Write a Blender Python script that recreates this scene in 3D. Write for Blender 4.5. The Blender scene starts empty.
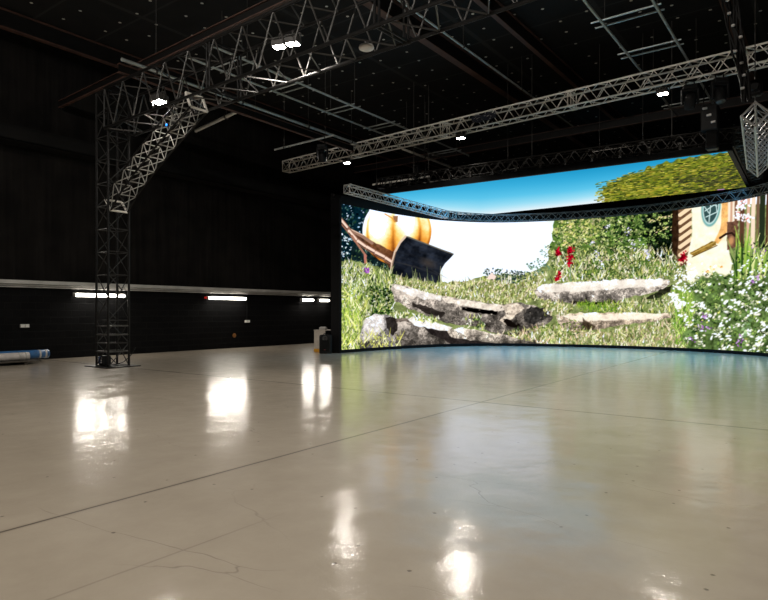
import bpy, math, random
import numpy as np
from mathutils import Vector, Matrix
random.seed(7)
RNG = np.random.default_rng(11)
sc = bpy.context.scene
COL = sc.collection
PI = math.pi

# ------------------------------------------------------------------ camera frame
# world: Y runs along the left wall, X across the hall, Z up; the camera stands at (0,0,EYE)
EYE, FPX, HOR = 1.5, 610.0, 312.0
YAW = math.atan2(.5945, .8041)
CF, SF = math.cos(YAW), math.sin(YAW)
def project(X, Y, Z):
    lat = X*CF + Y*SF
    d = -X*SF + Y*CF
    return 384 + FPX*lat/d, HOR - FPX*(Z-EYE)/d, d

# ------------------------------------------------------------------ materials
def mat(name, col, rough=.6, metal=0., spec=.5, emit=None, strength=0., noise=0., nscale=8., bump=0.):
    m = bpy.data.materials.new(name); m.use_nodes = True
    nt = m.node_tree; b = nt.nodes['Principled BSDF']
    b.inputs['Base Color'].default_value = (*col, 1)
    b.inputs['Roughness'].default_value = rough
    b.inputs['Metallic'].default_value = metal
    b.inputs['Specular IOR Level'].default_value = spec
    if emit:
        b.inputs['Emission Color'].default_value = (*emit, 1)
        b.inputs['Emission Strength'].default_value = strength
    if noise or bump:
        tc = nt.nodes.new('ShaderNodeTexCoord'); n = nt.nodes.new('ShaderNodeTexNoise')
        n.inputs['Scale'].default_value = nscale; n.inputs['Detail'].default_value = 5
        nt.links.new(tc.outputs['Object'], n.inputs['Vector'])
        if noise:
            r = nt.nodes.new('ShaderNodeMapRange')
            r.inputs['From Min'].default_value = .3; r.inputs['From Max'].default_value = .7
            r.inputs['To Min'].default_value = 1-noise; r.inputs['To Max'].default_value = 1+noise
            nt.links.new(n.outputs['Fac'], r.inputs['Value'])
            x = nt.nodes.new('ShaderNodeVectorMath'); x.operation = 'SCALE'
            x.inputs[0].default_value = col
            nt.links.new(r.outputs['Result'], x.inputs['Scale'])
            nt.links.new(x.outputs['Vector'], b.inputs['Base Color'])
        if bump:
            bp = nt.nodes.new('ShaderNodeBump'); bp.inputs['Strength'].default_value = bump
            bp.inputs['Distance'].default_value = .02
            nt.links.new(n.outputs['Fac'], bp.inputs['Height'])
            nt.links.new(bp.outputs['Normal'], b.inputs['Normal'])
    return m

M = {}
M['silver'] = mat('brushed aluminium', (.82,.78,.72), .42, .1, noise=.12, nscale=3)
M['silver_dull'] = mat('dull aluminium', (.42,.41,.40), .45, .5, noise=.15, nscale=3)
M['black_metal'] = mat('black painted truss', (.0065,.006,.0058), .45, 0, .22, noise=.3, nscale=5)
M['dark_metal'] = mat('dark worn metal', (.045,.042,.039), .42, .0, noise=.3, nscale=6)
M['black_plastic'] = mat('black plastic', (.006,.006,.0065), .55, 0, .2, noise=.2)
M['black_cloth'] = mat('black cloth', (.010,.010,.010), .95, 0, .1, noise=.3, nscale=12)
M['brown_steel'] = mat('red oxide steel', (.075,.036,.026), .55, 0, .5, noise=.35, nscale=2)
M['pipe'] = mat('galvanised pipe', (.42,.44,.43), .4, .5, noise=.2, nscale=4)
M['white_paint'] = mat('white paint', (.75,.74,.72), .45)
M['grey_paint'] = mat('grey paint', (.40,.385,.36), .5, noise=.15, nscale=3)
M['trunk'] = mat('grey trunking', (.46,.45,.43), .45, 0, .5, noise=.22, nscale=1.5)
M['tube'] = mat('fluorescent tube', (.9,.9,.9), .3, emit=(1,.93,.82), strength=16)
M['tower_lattice'] = mat('dark tower lattice', (.020,.019,.018), .45, 0, .4, noise=.3)
M['curve_lattice'] = mat('worn truss lattice', (.16,.155,.15), .5)
M['lens'] = mat('lit lamp lens', (.9,.9,.9), .3, emit=(1,.92,.80), strength=62)
M['blue_led'] = mat('blue indicator', (.0,.1,.4), .3, emit=(.02,.25,1), strength=3)
M['red_led'] = mat('red indicator', (.3,.0,.0), .3, emit=(1,.03,.02), strength=.35)
M['blue'] = mat('blue plastic wrap', (.030,.12,.30), .3, noise=.25, nscale=9)
M['blue_dark'] = mat('dark blue plastic', (.015,.035,.10), .35)
M['white_wrap'] = mat('white plastic wrap', (.52,.48,.46), .35, noise=.2, nscale=7)
M['crate'] = mat('grey case board', (.48,.43,.37), .6, noise=.12)
M['yellow'] = mat('amber plastic', (.62,.30,.015), .5)
M['orange'] = mat('orange sign', (.20,.08,.015), .6)
M['wood'] = mat('dark board', (.05,.04,.03), .7, noise=.3)
M['led_face'] = mat('LED cabinet black', (.003,.003,.0035), .6, 0, .12)

# ------------------------------------------------------------------ mesh builder
class MB:
    def __init__(s): s.v = []; s.f = []
    def add(s, vs, fs):
        o = len(s.v); s.v += [tuple(v) for v in vs]; s.f += [tuple(i+o for i in f) for f in fs]; return s
    def box(s, c, size, rot=None):
        x, y, z = size[0]/2, size[1]/2, size[2]/2
        vs = [Vector((a*x, b*y, d*z)) for a in (-1,1) for b in (-1,1) for d in (-1,1)]
        if rot is not None: vs = [rot @ v for v in vs]
        c = Vector(c)
        return s.add([v+c for v in vs], [(0,1,3,2),(4,6,7,5),(0,4,5,1),(2,3,7,6),(0,2,6,4),(1,5,7,3)])
    def bevel_box(s, c, size, b=.02, rot=None):
        x, y, z = size[0]/2, size[1]/2, size[2]/2
        vs, fs = [], []
        rings = [(x-b, y-b, -z), (x, y, -z+b), (x, y, z-b), (x-b, y-b, z)]
        for (rx, ry, rz) in rings:
            k = b if rx == x else b*.6
            for (px, py) in ((rx-k,-ry),(rx,-ry+k),(rx,ry-k),(rx-k,ry),(-rx+k,ry),(-rx,ry-k),(-rx,-ry+k),(-rx+k,-ry)):
                vs.append(Vector((px, py, rz)))
        for r in range(3):
            for i in range(8):
                j = (i+1) % 8
                fs.append((r*8+i, r*8+j, r*8+8+j, r*8+8+i))
        fs += [tuple(range(7,-1,-1)), tuple(range(24,32))]
        if rot is not None: vs = [rot @ v for v in vs]
        c = Vector(c)
        return s.add([v+c for v in vs], fs)
    def tube(s, p, q, r, n=6, cap=True):
        p, q = Vector(p), Vector(q); a = q-p
        if a.length < 1e-6: return s
        a.normalize(); u = a.orthogonal().normalized(); w = a.cross(u)
        vs = []
        for c in (p, q):
            for i in range(n):
                t = 2*PI*i/n; vs.append(c + (u*math.cos(t)+w*math.sin(t))*r)
        fs = [(i, (i+1)%n, n+(i+1)%n, n+i) for i in range(n)]
        if cap: fs += [tuple(range(n-1,-1,-1)), tuple(range(n,2*n))]
        return s.add(vs, fs)
    def path(s, pts, r, n=6):
        pts = [Vector(p) for p in pts]; vs, fs = [], []
        ref = None
        for k, p in enumerate(pts):
            a = (pts[min(k+1, len(pts)-1)] - pts[max(k-1, 0)]).normalized()
            if ref is None: ref = a.orthogonal().normalized()
            u = (ref - a*ref.dot(a)).normalized(); ref = u; w = a.cross(u)
            for i in range(n):
                t = 2*PI*i/n; vs.append(p + (u*math.cos(t)+w*math.sin(t))*r)
        for k in range(len(pts)-1):
            for i in range(n):
                fs.append((k*n+i, k*n+(i+1)%n, k*n+n+(i+1)%n, k*n+n+i))
        fs += [tuple(range(n-1,-1,-1)), tuple(range((len(pts)-1)*n, len(pts)*n))]
        return s.add(vs, fs)
    def lathe(s, c, axis, prof, n=20):
        a = Vector(axis).normalized(); u = a.orthogonal().normalized(); w = a.cross(u); c = Vector(c)
        vs, fs = [], []
        for (r, h) in prof:
            for i in range(n):
                t = 2*PI*i/n; vs.append(c + a*h + (u*math.cos(t)+w*math.sin(t))*r)
        for k in range(len(prof)-1):
            for i in range(n):
                fs.append((k*n+i, k*n+(i+1)%n, k*n+n+(i+1)%n, k*n+n+i))
        fs += [tuple(range(n-1,-1,-1)), tuple(range((len(prof)-1)*n, len(prof)*n))]
        return s.add(vs, fs)
    def build(s, name, m, parent=None, smooth=False):
        me = bpy.data.meshes.new(name); me.from_pydata(s.v, [], s.f); me.update()
        me.materials.append(m)
        if smooth:
            me.polygons.foreach_set('use_smooth', [True]*len(me.polygons))
        o = bpy.data.objects.new(name, me); COL.objects.link(o)
        if parent is not None: o.parent = parent
        return o

def tag(o, label=None, cat=None, group=None, kind=None):
    if label: o['label'] = label
    if cat: o['category'] = cat
    if group: o['group'] = group
    if kind: o['kind'] = kind
    return o
def thing(name, label, cat, loc=(0,0,0), rz=0., group=None):
    o = bpy.data.objects.new(name, None); COL.objects.link(o)
    o.empty_display_size = .1
    o.location = loc; o.rotation_euler = (0, 0, rz)
    return tag(o, label, cat, group)
def struct(name, mb, m):
    return tag(mb.build(name, m), kind='structure')
def dup(root, loc, rz=None, label=None, group=None):
    r = root.copy(); COL.objects.link(r); r.location = loc
    if rz is not None: r.rotation_euler = (0, 0, rz)
    if label: r['label'] = label
    if group: r['group'] = group
    for ch in list(root.children):
        c = ch.copy(); COL.objects.link(c); c.parent = r
        for g in list(ch.children):
            d = g.copy(); COL.objects.link(d); d.parent = c
    return r

# ------------------------------------------------------------------ setting
WX0, WX1, WY0, WY1, WZ = -20.15, 9.0, -9.0, 33.0, 10.0

def N(nt, t, **kw):
    n = nt.nodes.new(t)
    for k, v in kw.items():
        if k in n.inputs: n.inputs[k].default_value = v
        else: setattr(n, k, v)
    return n
def math_n(nt, op, a, b=None, c=None):
    n = nt.nodes.new('ShaderNodeMath'); n.operation = op
    for i, x in enumerate((a, b, c)):
        if x is None: continue
        if isinstance(x, (int, float)): n.inputs[i].default_value = x
        else: nt.links.new(x, n.inputs[i])
    return n.outputs[0]

def floor_material():
    m = bpy.data.materials.new('sealed beige concrete'); m.use_nodes = True
    nt = m.node_tree; L = nt.links.new; b = nt.nodes['Principled BSDF']
    tc = N(nt, 'ShaderNodeTexCoord'); P = tc.outputs['Object']
    sep = N(nt, 'ShaderNodeSeparateXYZ'); L(P, sep.inputs[0])
    X, Y = sep.outputs['X'], sep.outputs['Y']
    # cloudy tone
    n1 = N(nt, 'ShaderNodeTexNoise', Scale=.35, Detail=6., Roughness=.6); L(P, n1.inputs['Vector'])
    n2 = N(nt, 'ShaderNodeTexNoise', Scale=3.2, Detail=8., Roughness=.65); L(P, n2.inputs['Vector'])
    mix = math_n(nt, 'ADD', math_n(nt, 'MULTIPLY', n1.outputs['Fac'], .6), math_n(nt, 'MULTIPLY', n2.outputs['Fac'], .4))
    cr = N(nt, 'ShaderNodeValToRGB'); L(mix, cr.inputs['Fac'])
    cr.color_ramp.elements[0].position = .34; cr.color_ramp.elements[0].color = (.375,.318,.246,1)
    cr.color_ramp.elements[1].position = .64; cr.color_ramp.elements[1].color = (.460,.397,.315,1)
    # joints: one along the hall, one across it
    nw = N(nt, 'ShaderNodeTexNoise', Scale=1.2, Detail=3.); L(P, nw.inputs['Vector'])
    wob = math_n(nt, 'MULTIPLY', math_n(nt, 'SUBTRACT', nw.outputs['Fac'], .5), .02)
    def line(coord, at, half, soft):
        d = math_n(nt, 'ABSOLUTE', math_n(nt, 'ADD', math_n(nt, 'SUBTRACT', coord, at), wob))
        r = N(nt, 'ShaderNodeMapRange'); L(d, r.inputs['Value'])
        r.inputs['From Min'].default_value = half; r.inputs['From Max'].default_value = half+soft
        r.inputs['To Min'].default_value = 1.; r.inputs['To Max'].default_value = 0.
        return r.outputs['Result']
    XJ = math_n(nt, 'ADD', X, math_n(nt, 'MULTIPLY', Y, .0225))
    j1 = line(XJ, -4.53, .008, .009); j2 = line(Y, 9.13, .012, .02)
    soft = math_n(nt, 'MULTIPLY', math_n(nt, 'MAXIMUM', line(XJ, -4.53, .0, .05), line(Y, 9.13, .0, .06)), .25)
    j3 = math_n(nt, 'MULTIPLY', line(X, -3.3, .002, .012), .30)
    fade = N(nt, 'ShaderNodeMapRange'); L(Y, fade.inputs['Value'])
    fade.inputs['From Min'].default_value = 2.6; fade.inputs['From Max'].default_value = 3.3
    fade.inputs['To Min'].default_value = 1.; fade.inputs['To Max'].default_value = 0.
    j3 = math_n(nt, 'MULTIPLY', j3, fade.outputs['Result'])
    # hairline cracks and scuffs
    vm = N(nt, 'ShaderNodeMapping'); L(P, vm.inputs['Vector'])
    vm.inputs['Scale'].default_value = (.22,.62,1); vm.inputs['Rotation'].default_value = (0,0,.35)
    nd = N(nt, 'ShaderNodeTexNoise', Scale=1.1, Detail=5.); L(vm.outputs[0], nd.inputs['Vector'])
    va = N(nt, 'ShaderNodeVectorMath', operation='MULTIPLY_ADD'); L(nd.outputs['Color'], va.inputs[0])
    va.inputs[1].default_value = (.8,.8,.8); L(vm.outputs[0], va.inputs[2])
    vo = N(nt, 'ShaderNodeTexVoronoi', feature='DISTANCE_TO_EDGE', Scale=1.3); L(va.outputs[0], vo.inputs['Vector'])
    ck = N(nt, 'ShaderNodeMapRange'); L(vo.outputs['Distance'], ck.inputs['Value'])
    ck.inputs['From Min'].default_value = .001; ck.inputs['From Max'].default_value = .0045
    ck.inputs['To Min'].default_value = 1.; ck.inputs['To Max'].default_value = 0.
    ng = N(nt, 'ShaderNodeTexNoise', Scale=.7, Detail=2.); L(P, ng.inputs['Vector'])
    gate = N(nt, 'ShaderNodeMapRange'); L(ng.outputs['Fac'], gate.inputs['Value'])
    gate.inputs['From Min'].default_value = .5; gate.inputs['From Max'].default_value = .62
    crack = math_n(nt, 'MULTIPLY', math_n(nt, 'MULTIPLY', ck.outputs['Result'], gate.outputs['Result']), .36)
    # specks
    vs = N(nt, 'ShaderNodeTexVoronoi', voronoi_dimensions='2D', Scale=2.1); L(P, vs.inputs['Vector'])
    nr = N(nt, 'ShaderNodeTexNoise', Scale=28., Detail=2.); L(P, nr.inputs['Vector'])
    dd = math_n(nt, 'ADD', vs.outputs['Distance'], math_n(nt, 'MULTIPLY', math_n(nt, 'SUBTRACT', nr.outputs['Fac'], .5), .05))
    sp = N(nt, 'ShaderNodeMapRange'); L(dd, sp.inputs['Value'])
    sp.inputs['From Min'].default_value = .014; sp.inputs['From Max'].default_value = .034
    sp.inputs['To Min'].default_value = 1.; sp.inputs['To Max'].default_value = 0.
    sel = N(nt, 'ShaderNodeSeparateColor'); L(vs.outputs['Color'], sel.inputs[0])
    speck = math_n(nt, 'MULTIPLY', math_n(nt, 'MULTIPLY', sp.outputs['Result'], math_n(nt, 'GREATER_THAN', sel.outputs[0], .66)), .75)
    dark = math_n(nt, 'MAXIMUM', math_n(nt, 'MULTIPLY', math_n(nt, 'MAXIMUM', j1, j2), .85), math_n(nt, 'MAXIMUM', crack, math_n(nt, 'MAXIMUM', speck, math_n(nt, 'MAXIMUM', j3, soft))))
    mx = N(nt, 'ShaderNodeMix', data_type='RGBA'); L(dark, mx.inputs['Factor'])
    L(cr.outputs['Color'], mx.inputs[6]); mx.inputs[7].default_value = (.045,.030,.020,1)
    L(mx.outputs[2], b.inputs['Base Color'])
    b.inputs['Roughness'].default_value = .42
    b.inputs['Specular IOR Level'].default_value = .35
    # gloss of the sealer: wavy trowelled surface
    b.inputs['Coat Weight'].default_value = .85
    b.inputs['Coat IOR'].default_value = 1.45
    rr = N(nt, 'ShaderNodeMapRange'); L(n2.outputs['Fac'], rr.inputs['Value'])
    rr.inputs['From Min'].default_value = .3; rr.inputs['From Max'].default_value = .7
    rr.inputs['To Min'].default_value = .09; rr.inputs['To Max'].default_value = .17
    L(rr.outputs['Result'], b.inputs['Coat Roughness'])
    w1 = N(nt, 'ShaderNodeTexNoise', Scale=1.6, Detail=3.); L(P, w1.inputs['Vector'])
    w2 = N(nt, 'ShaderNodeTexNoise', Scale=42., Detail=3.); L(P, w2.inputs['Vector'])
    hh = math_n(nt, 'ADD', math_n(nt, 'MULTIPLY', w1.outputs['Fac'], 1.), math_n(nt, 'MULTIPLY', w2.outputs['Fac'], .075))
    bp = N(nt, 'ShaderNodeBump', Strength=1., Distance=.012); L(hh, bp.inputs['Height'])
    L(bp.outputs['Normal'], b.inputs['Coat Normal'])
    bp2 = N(nt, 'ShaderNodeBump', Strength=.5, Distance=.01); L(math_n(nt, 'SUBTRACT', hh, math_n(nt, 'MULTIPLY', dark, .6)), bp2.inputs['Height'])
    L(bp2.outputs['Normal'], b.inputs['Normal'])
    return m
struct('floor', MB().box(((WX0+WX1)/2, (WY0+WY1)/2, -.1), (WX1-WX0+.4, WY1-WY0+.4, .2)), floor_material())

def wall_material():
    # lower 2.35 m: black painted blockwork; above it: black quilted acoustic lining with vertical folds
    m = bpy.data.materials.new('black wall'); m.use_nodes = True
    nt = m.node_tree; L = nt.links.new; b = nt.nodes['Principled BSDF']
    tc = N(nt, 'ShaderNodeTexCoord'); P = tc.outputs['Object']
    sep = N(nt, 'ShaderNodeSeparateXYZ'); L(P, sep.inputs[0])
    sumxy = math_n(nt, 'ADD', sep.outputs['X'], sep.outputs['Y'])
    cb = N(nt, 'ShaderNodeCombineXYZ'); L(sumxy, cb.inputs[0]); L(sep.outputs['Z'], cb.inputs[1])
    br = N(nt, 'ShaderNodeTexBrick'); L(cb.outputs[0], br.inputs['Vector'])
    br.inputs['Scale'].default_value = 1.; br.inputs['Brick Width'].default_value = .45
    br.inputs['Row Height'].default_value = .225; br.inputs['Mortar Size'].default_value = .012
    br.inputs['Color1'].default_value = (.0030,.0030,.0034,1); br.inputs['Color2'].default_value = (.0045,.0045,.005,1)
    br.inputs['Mortar'].default_value = (.006,.006,.006,1)
    wv = N(nt, 'ShaderNodeMapping'); L(cb.outputs[0], wv.inputs['Vector']); wv.inputs['Scale'].default_value = (7,.35,1)
    nf = N(nt, 'ShaderNodeTexNoise', Scale=1., Detail=4.); L(wv.outputs[0], nf.inputs['Vector'])
    npat = N(nt, 'ShaderNodeTexNoise', Scale=1.3, Detail=4.); L(P, npat.inputs['Vector'])
    s = math_n(nt, 'ADD', math_n(nt, 'MULTIPLY', nf.outputs['Fac'], .5), math_n(nt, 'MULTIPLY', npat.outputs['Fac'], .5))
    cr = N(nt, 'ShaderNodeValToRGB'); L(s, cr.inputs['Fac'])
    cr.color_ramp.elements[0].position = .38; cr.color_ramp.elements[0].color = (.0055,.005,.0048,1)
    cr.color_ramp.elements[1].position = .68; cr.color_ramp.elements[1].color = (.014,.0125,.0115,1)
    up = math_n(nt, 'GREATER_THAN', sep.outputs['Z'], 2.4)
    mx = N(nt, 'ShaderNodeMix', data_type='RGBA'); L(up, mx.inputs['Factor'])
    L(br.outputs['Color'], mx.inputs[6]); L(cr.outputs['Color'], mx.inputs[7])
    L(mx.outputs[2], b.inputs['Base Color'])
    b.inputs['Roughness'].default_value = .55
    rg = N(nt, 'ShaderNodeMapRange'); L(up, rg.inputs['Value']); rg.inputs['To Min'].default_value = .6; rg.inputs['To Max'].default_value = .95
    L(rg.outputs['Result'], b.inputs['Roughness'])
    sg = N(nt, 'ShaderNodeMapRange'); L(up, sg.inputs['Value']); sg.inputs['To Min'].default_value = .08; sg.inputs['To Max'].default_value = .08
    L(sg.outputs['Result'], b.inputs['Specular IOR Level'])
    hm = N(nt, 'ShaderNodeMix', data_type='FLOAT'); L(up, hm.inputs[0])
    L(math_n(nt, 'MULTIPLY', br.outputs['Fac'], -.4), hm.inputs[2]); L(nf.outputs['Fac'], hm.inputs[3])
    bp = N(nt, 'ShaderNodeBump', Strength=.6, Distance=.03); L(hm.outputs[0], bp.inputs['Height'])
    L(bp.outputs['Normal'], b.inputs['Normal'])
    return m
WM = wall_material()
H = WZ
struct('wall_left', MB().box((WX0-.15, (WY0+WY1)/2, H/2), (.3, WY1-WY0+.6, H)), WM)
struct('wall_back', MB().box(((WX0+WX1)/2, WY1+.15, H/2), (WX1-WX0, .3, H)), WM)
struct('wall_right', MB().box((WX1+.15, (WY0+WY1)/2, H/2), (.3, WY1-WY0+.6, H)), WM)
struct('wall_front', MB().box(((WX0+WX1)/2, WY0-.15, H/2), (WX1-WX0, .3, H)), WM)

def ceiling_material():
    m = bpy.data.materials.new('black insulated ceiling'); m.use_nodes = True
    nt = m.node_tree; L = nt.links.new; b = nt.nodes['Principled BSDF']
    tc = N(nt, 'ShaderNodeTexCoord'); P = tc.outputs['Object']
    # pale round fixing washers in a loose grid, quilt seams between
    vm = N(nt, 'ShaderNodeMapping'); L(P, vm.inputs['Vector']); vm.inputs['Scale'].default_value = (1,1,0)
    vo = N(nt, 'ShaderNodeTexVoronoi', voronoi_dimensions='2D', Scale=1.05, Randomness=.35); L(vm.outputs[0], vo.inputs['Vector'])
    dot = math_n(nt, 'LESS_THAN', vo.outputs['Distance'], .045)
    sep = N(nt, 'ShaderNodeSeparateXYZ'); L(P, sep.inputs[0])
    def seam(c, k):
        t = math_n(nt, 'ABSOLUTE', math_n(nt, 'SUBTRACT', math_n(nt, 'FRACT', math_n(nt, 'MULTIPLY', c, k)), .5))
        return math_n(nt, 'LESS_THAN', t, .02)
    sm = math_n(nt, 'MAXIMUM', seam(sep.outputs['Y'], .55), seam(sep.outputs['X'], .28))
    nz = N(nt, 'ShaderNodeTexNoise', Scale=1.5, Detail=4.); L(P, nz.inputs['Vector'])
    cr = N(nt, 'ShaderNodeValToRGB'); L(nz.outputs['Fac'], cr.inputs['Fac'])
    cr.color_ramp.elements[0].color = (.006,.006,.006,1); cr.color_ramp.elements[1].color = (.016,.015,.0145,1)
    m1 = N(nt, 'ShaderNodeMix', data_type='RGBA'); L(sm, m1.inputs['Factor']); L(cr.outputs['Color'], m1.inputs[6]); m1.inputs[7].default_value = (.026,.025,.024,1)
    m2 = N(nt, 'ShaderNodeMix', data_type='RGBA'); L(dot, m2.inputs['Factor']); L(m1.outputs[2], m2.inputs[6]); m2.inputs[7].default_value = (.60,.56,.50,1)
    L(m2.outputs[2], b.inputs['Base Color']); b.inputs['Roughness'].default_value = .8
    b.inputs['Specular IOR Level'].default_value = .2
    return m
struct('ceiling', MB().box(((WX0+WX1)/2, (WY0+WY1)/2, WZ+.1), (WX1-WX0+.6, WY1-WY0+.6, .2)), ceiling_material())
# long pale trunking fixed along the left wall, and the boxed ledge high above it
t1 = MB(); t1.box((WX0+.10, 12, 2.42), (.20, 41.8, .11)); t1.box((WX0+.06, 12, 2.33), (.12, 41.8, .05)); t1.tube((WX0+.10,-8.9,2.27),(WX0+.10,32.9,2.27),.018,8)
struct('trim_1', t1, M['trunk'])
ledge_m = mat('black steel ledge', (.0065,.0062,.006), .8, 0, .15, noise=.4, nscale=1.2)
t2 = MB(); t2.box((WX0+.3, 12, 7.02), (.6, 41.8, .05)); t2.box((WX0+.575, 12, 6.8), (.05, 41.8, .42)); t2.box((WX0+.3, 12, 6.6), (.6, 41.8, .05))
for k in range(21): t2.box((WX0+.25, -8+k*2, 6.8), (.5, .05, .42))
struct('trim_2', t2, ledge_m)

# ------------------------------------------------------------------ roof steel
def i_beam(name, label, p, q, h, w, group, m=None):
    p, q = Vector(p), Vector(q); d = q-p; L = d.length
    o = thing(name, label, 'beam', p, math.atan2(d.y, d.x), group)
    m = m or M['brown_steel']
    MB().box((L/2,0,0),(L,w,.02)).build('bottom_flange', m, o)
    MB().box((L/2,0,h/2),(L,.015,h-.02)).build('web', M['black_metal'], o)  # web coloured black to paint in its shade beside the lit flanges
    MB().box((L/2,0,h),(L,w,.02)).build('top_flange', m, o)
    return o
G = 'red brown roof beams'
i_beam('roof_beam', 'red brown steel roof beam at far left, nearest the left wall', (-18.7,-8.8,9.45), (-18.7,32.8,9.45), .5, .20, G)
i_beam('roof_beam', 'red brown steel roof beam running above the middle of the long silver truss', (-9.7,-8.8,9.45), (-9.7,32.8,9.45), .5, .24, G)
i_beam('roof_beam', 'slim dark steel roof beam just right of the middle red brown one', (-7.4,-8.8,9.5), (-7.4,32.8,9.5), .42, .14, G)
i_beam('roof_beam', 'slim brown steel beam just above the black box truss, crossing at top left', (-20.0,9.55,8.05), (-4,8.9,8.05), .20, .10, G)
i_beam('roof_beam', 'dark steel roof beam at upper right behind the silver truss', (-2.3,-8.8,9.5), (-2.3,32.8,9.5), .42, .2, G)
i_beam('roof_beam', 'brown cross beam far back above the overhead screen', (-20,24.5,8.7), (8.8,24.5,8.7), .3, .15, G)

# ------------------------------------------------------------------ trusses
def truss_parts(root, L, w, h, rc, rb, bay, m, zig=True, ends=True, frames=None, F=None, mb=None):
    """box truss along local x from 0 to L, w wide in y, h tall in z (from 0)"""
    F = F or (lambda x, y, z: (x, y, z))
    c = [(-w/2,0),(w/2,0),(w/2,h),(-w/2,h)]
    n = max(2, round(L/bay)); st = L/n
    for (y, z) in c:
        MB().path([F(st*i, y, z) for i in range(n+1)], rc, 8).build('chord', m, root)
    mb = mb or m
    for k in range(4):
        a, b = c[k], c[(k+1)%4]
        g = MB()
        for i in range(n):
            x0, x1 = i*st, (i+1)*st
            if zig:
                xm = (x0+x1)/2
                g.tube(F(x0,*a), F(xm,*b), rb, 5, False); g.tube(F(xm,*b), F(x1,*a), rb, 5, False)
            else:
                g.tube(F(x0,*a), F(x0,*b), rb, 5, False)
                if i % 2: g.tube(F(x0,*a), F(x1,*b), rb, 5, False)
                else: g.tube(F(x0,*b), F(x1,*a), rb, 5, False)
        g.build('lattice', mb, root)
    if ends:
        for x in (0, L):
            g = MB()
            for k in range(4): g.tube(F(x,*c[k]), F(x,*c[(k+1)%4]), rc*.8, 6)
            g.tube(F(x,*c[0]), F(x,*c[2]), rb, 5)
            g.build('end_frame', m, root)
    for x in (frames or []):
        g = MB()
        for dx in (-.05, .05):
            for k in range(4): g.tube(F(x+dx,*c[k]), F(x+dx,*c[(k+1)%4]), rc*.7, 6)
        for k in range(4): g.tube(F(x-.09,*c[k]), F(x+.09,*c[k]), rc*1.35, 8)
        g.build('joint_frame', m, root)

# long silver truss across the hall
S0, S1 = Vector((-19.3,18.9,7.62)), Vector((2.2,17.45,7.62))
sd = S1-S0; srz = math.atan2(sd.y, sd.x)
silver = thing('box_truss', 'long silver aluminium box truss hung across the hall in front of the screens', 'truss', S0, srz)
truss_parts(silver, sd.length, .40, .44, .027, .013, .62, M['silver'], frames=[4.2, 8.4, 13.0, 17.5])
def on_silver(x): return S0 + sd.normalized()*x

# black tower and black box truss
TX, TY = -16.05, 9.1
tower = thing('truss_tower', 'black lattice truss tower standing on a flat base plate at left', 'truss tower', (TX,TY,0), 0)
bm_ = MB().bevel_box((0,0,.012),(1.15,1.0,.024),.008); bm_.build('base_plate', M['black_metal'], tower)
zz = lambda x, y, z: (z-.3, y, x+.02)
truss_parts(tower, 7.5, .6, .6, .032, .014, .62, M['black_metal'], zig=False, F=zz, mb=M['tower_lattice'])
for z in (.42,.88,1.12):
    g = MB()
    for y in (-.3,.3): g.box((0,y,z),(.6,.03,.035))
    for x in (-.3,.3): g.box((x,0,z),(.03,.6,.035))
    g.build('cross_bar', M['dark_metal'], tower)
# curved knee brace, part of the tower
kn = bpy.data.objects.new('knee_brace', None); COL.objects.link(kn); kn.parent = tower
pts = []
for t in np.linspace(0,1,9):
    x = .32 + 3.5*t; z = 4.25 + 2.1*(t**.82); pts.append(Vector((x,0,z)))
def brace_frame(i, y, off):
    a = (pts[min(i+1,8)]-pts[max(i-1,0)]).normalized(); n = Vector((-a.z,0,a.x))
    return pts[i] + Vector((0,y,0)) + n*off
ch_ = MB()
for y in (-.24,.24):
    for off in (0,.42): ch_.path([brace_frame(i,y,off) for i in range(9)], .026, 6)
ch_.build('brace_chords', M['black_metal'], kn)
lt = MB()
for i in range(8):
    for off in (0,.42):
        lt.tube(brace_frame(i,-.24,off), brace_frame(i,.24,off), .017,5); lt.tube(brace_frame(i,-.24,off), brace_frame(i+1,.24,off), .013,5)
    for y in (-.24,.24):
        lt.tube(brace_frame(i,y,0), brace_frame(i,y,.42), .014,5); lt.tube(brace_frame(i,y,0), brace_frame(i+1,y,.42), .012,5)
lt.build('brace_lattice', mat('lamplit brace lattice',(.27,.26,.24),.45,.2), kn)  # paler colour stands in for lamp light caught by the brace
for i in (0,8):
    g = MB(); q = [brace_frame(i,y,o) for (y,o) in ((-.24,0),(.24,0),(.24,.42),(-.24,.42))]
    for k in range(4): g.tube(q[k], q[(k+1)%4], .03, 6)
    g.build('brace_end', M['silver'], kn)

B0 = Vector((TX+.35, TY, 6.42)); B1 = Vector((5.5, 8.35, 6.42)); bd = B1-B0
btruss = thing('box_truss', 'large black box truss running from the lattice tower across the top left', 'truss', B0, math.atan2(bd.y,bd.x))
truss_parts(btruss, bd.length, .85, 1.06, .036, .017, .95, M['black_metal'], zig=True, mb=M['dark_metal'], frames=[4.6, 9.4, 14.2])
def on_black(X): return B0 + bd*((X-B0.x)/bd.x)

# truss on the right, end-on
R0 = Vector((-1.35,15.0,5.42)); R1 = Vector((-1.8,20.6,5.42)); rd = R1-R0
rt = thing('box_truss', 'short pale truss seen end-on at the right edge beside the overhead screen', 'truss', R0, math.atan2(rd.y,rd.x))
truss_parts(rt, rd.length, .36, .36, .026, .012, .56, M['silver_dull'], F=lambda x,y,z: (x, (y-(z-.18))*.707, .255+(y+(z-.18))*.707))

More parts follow.
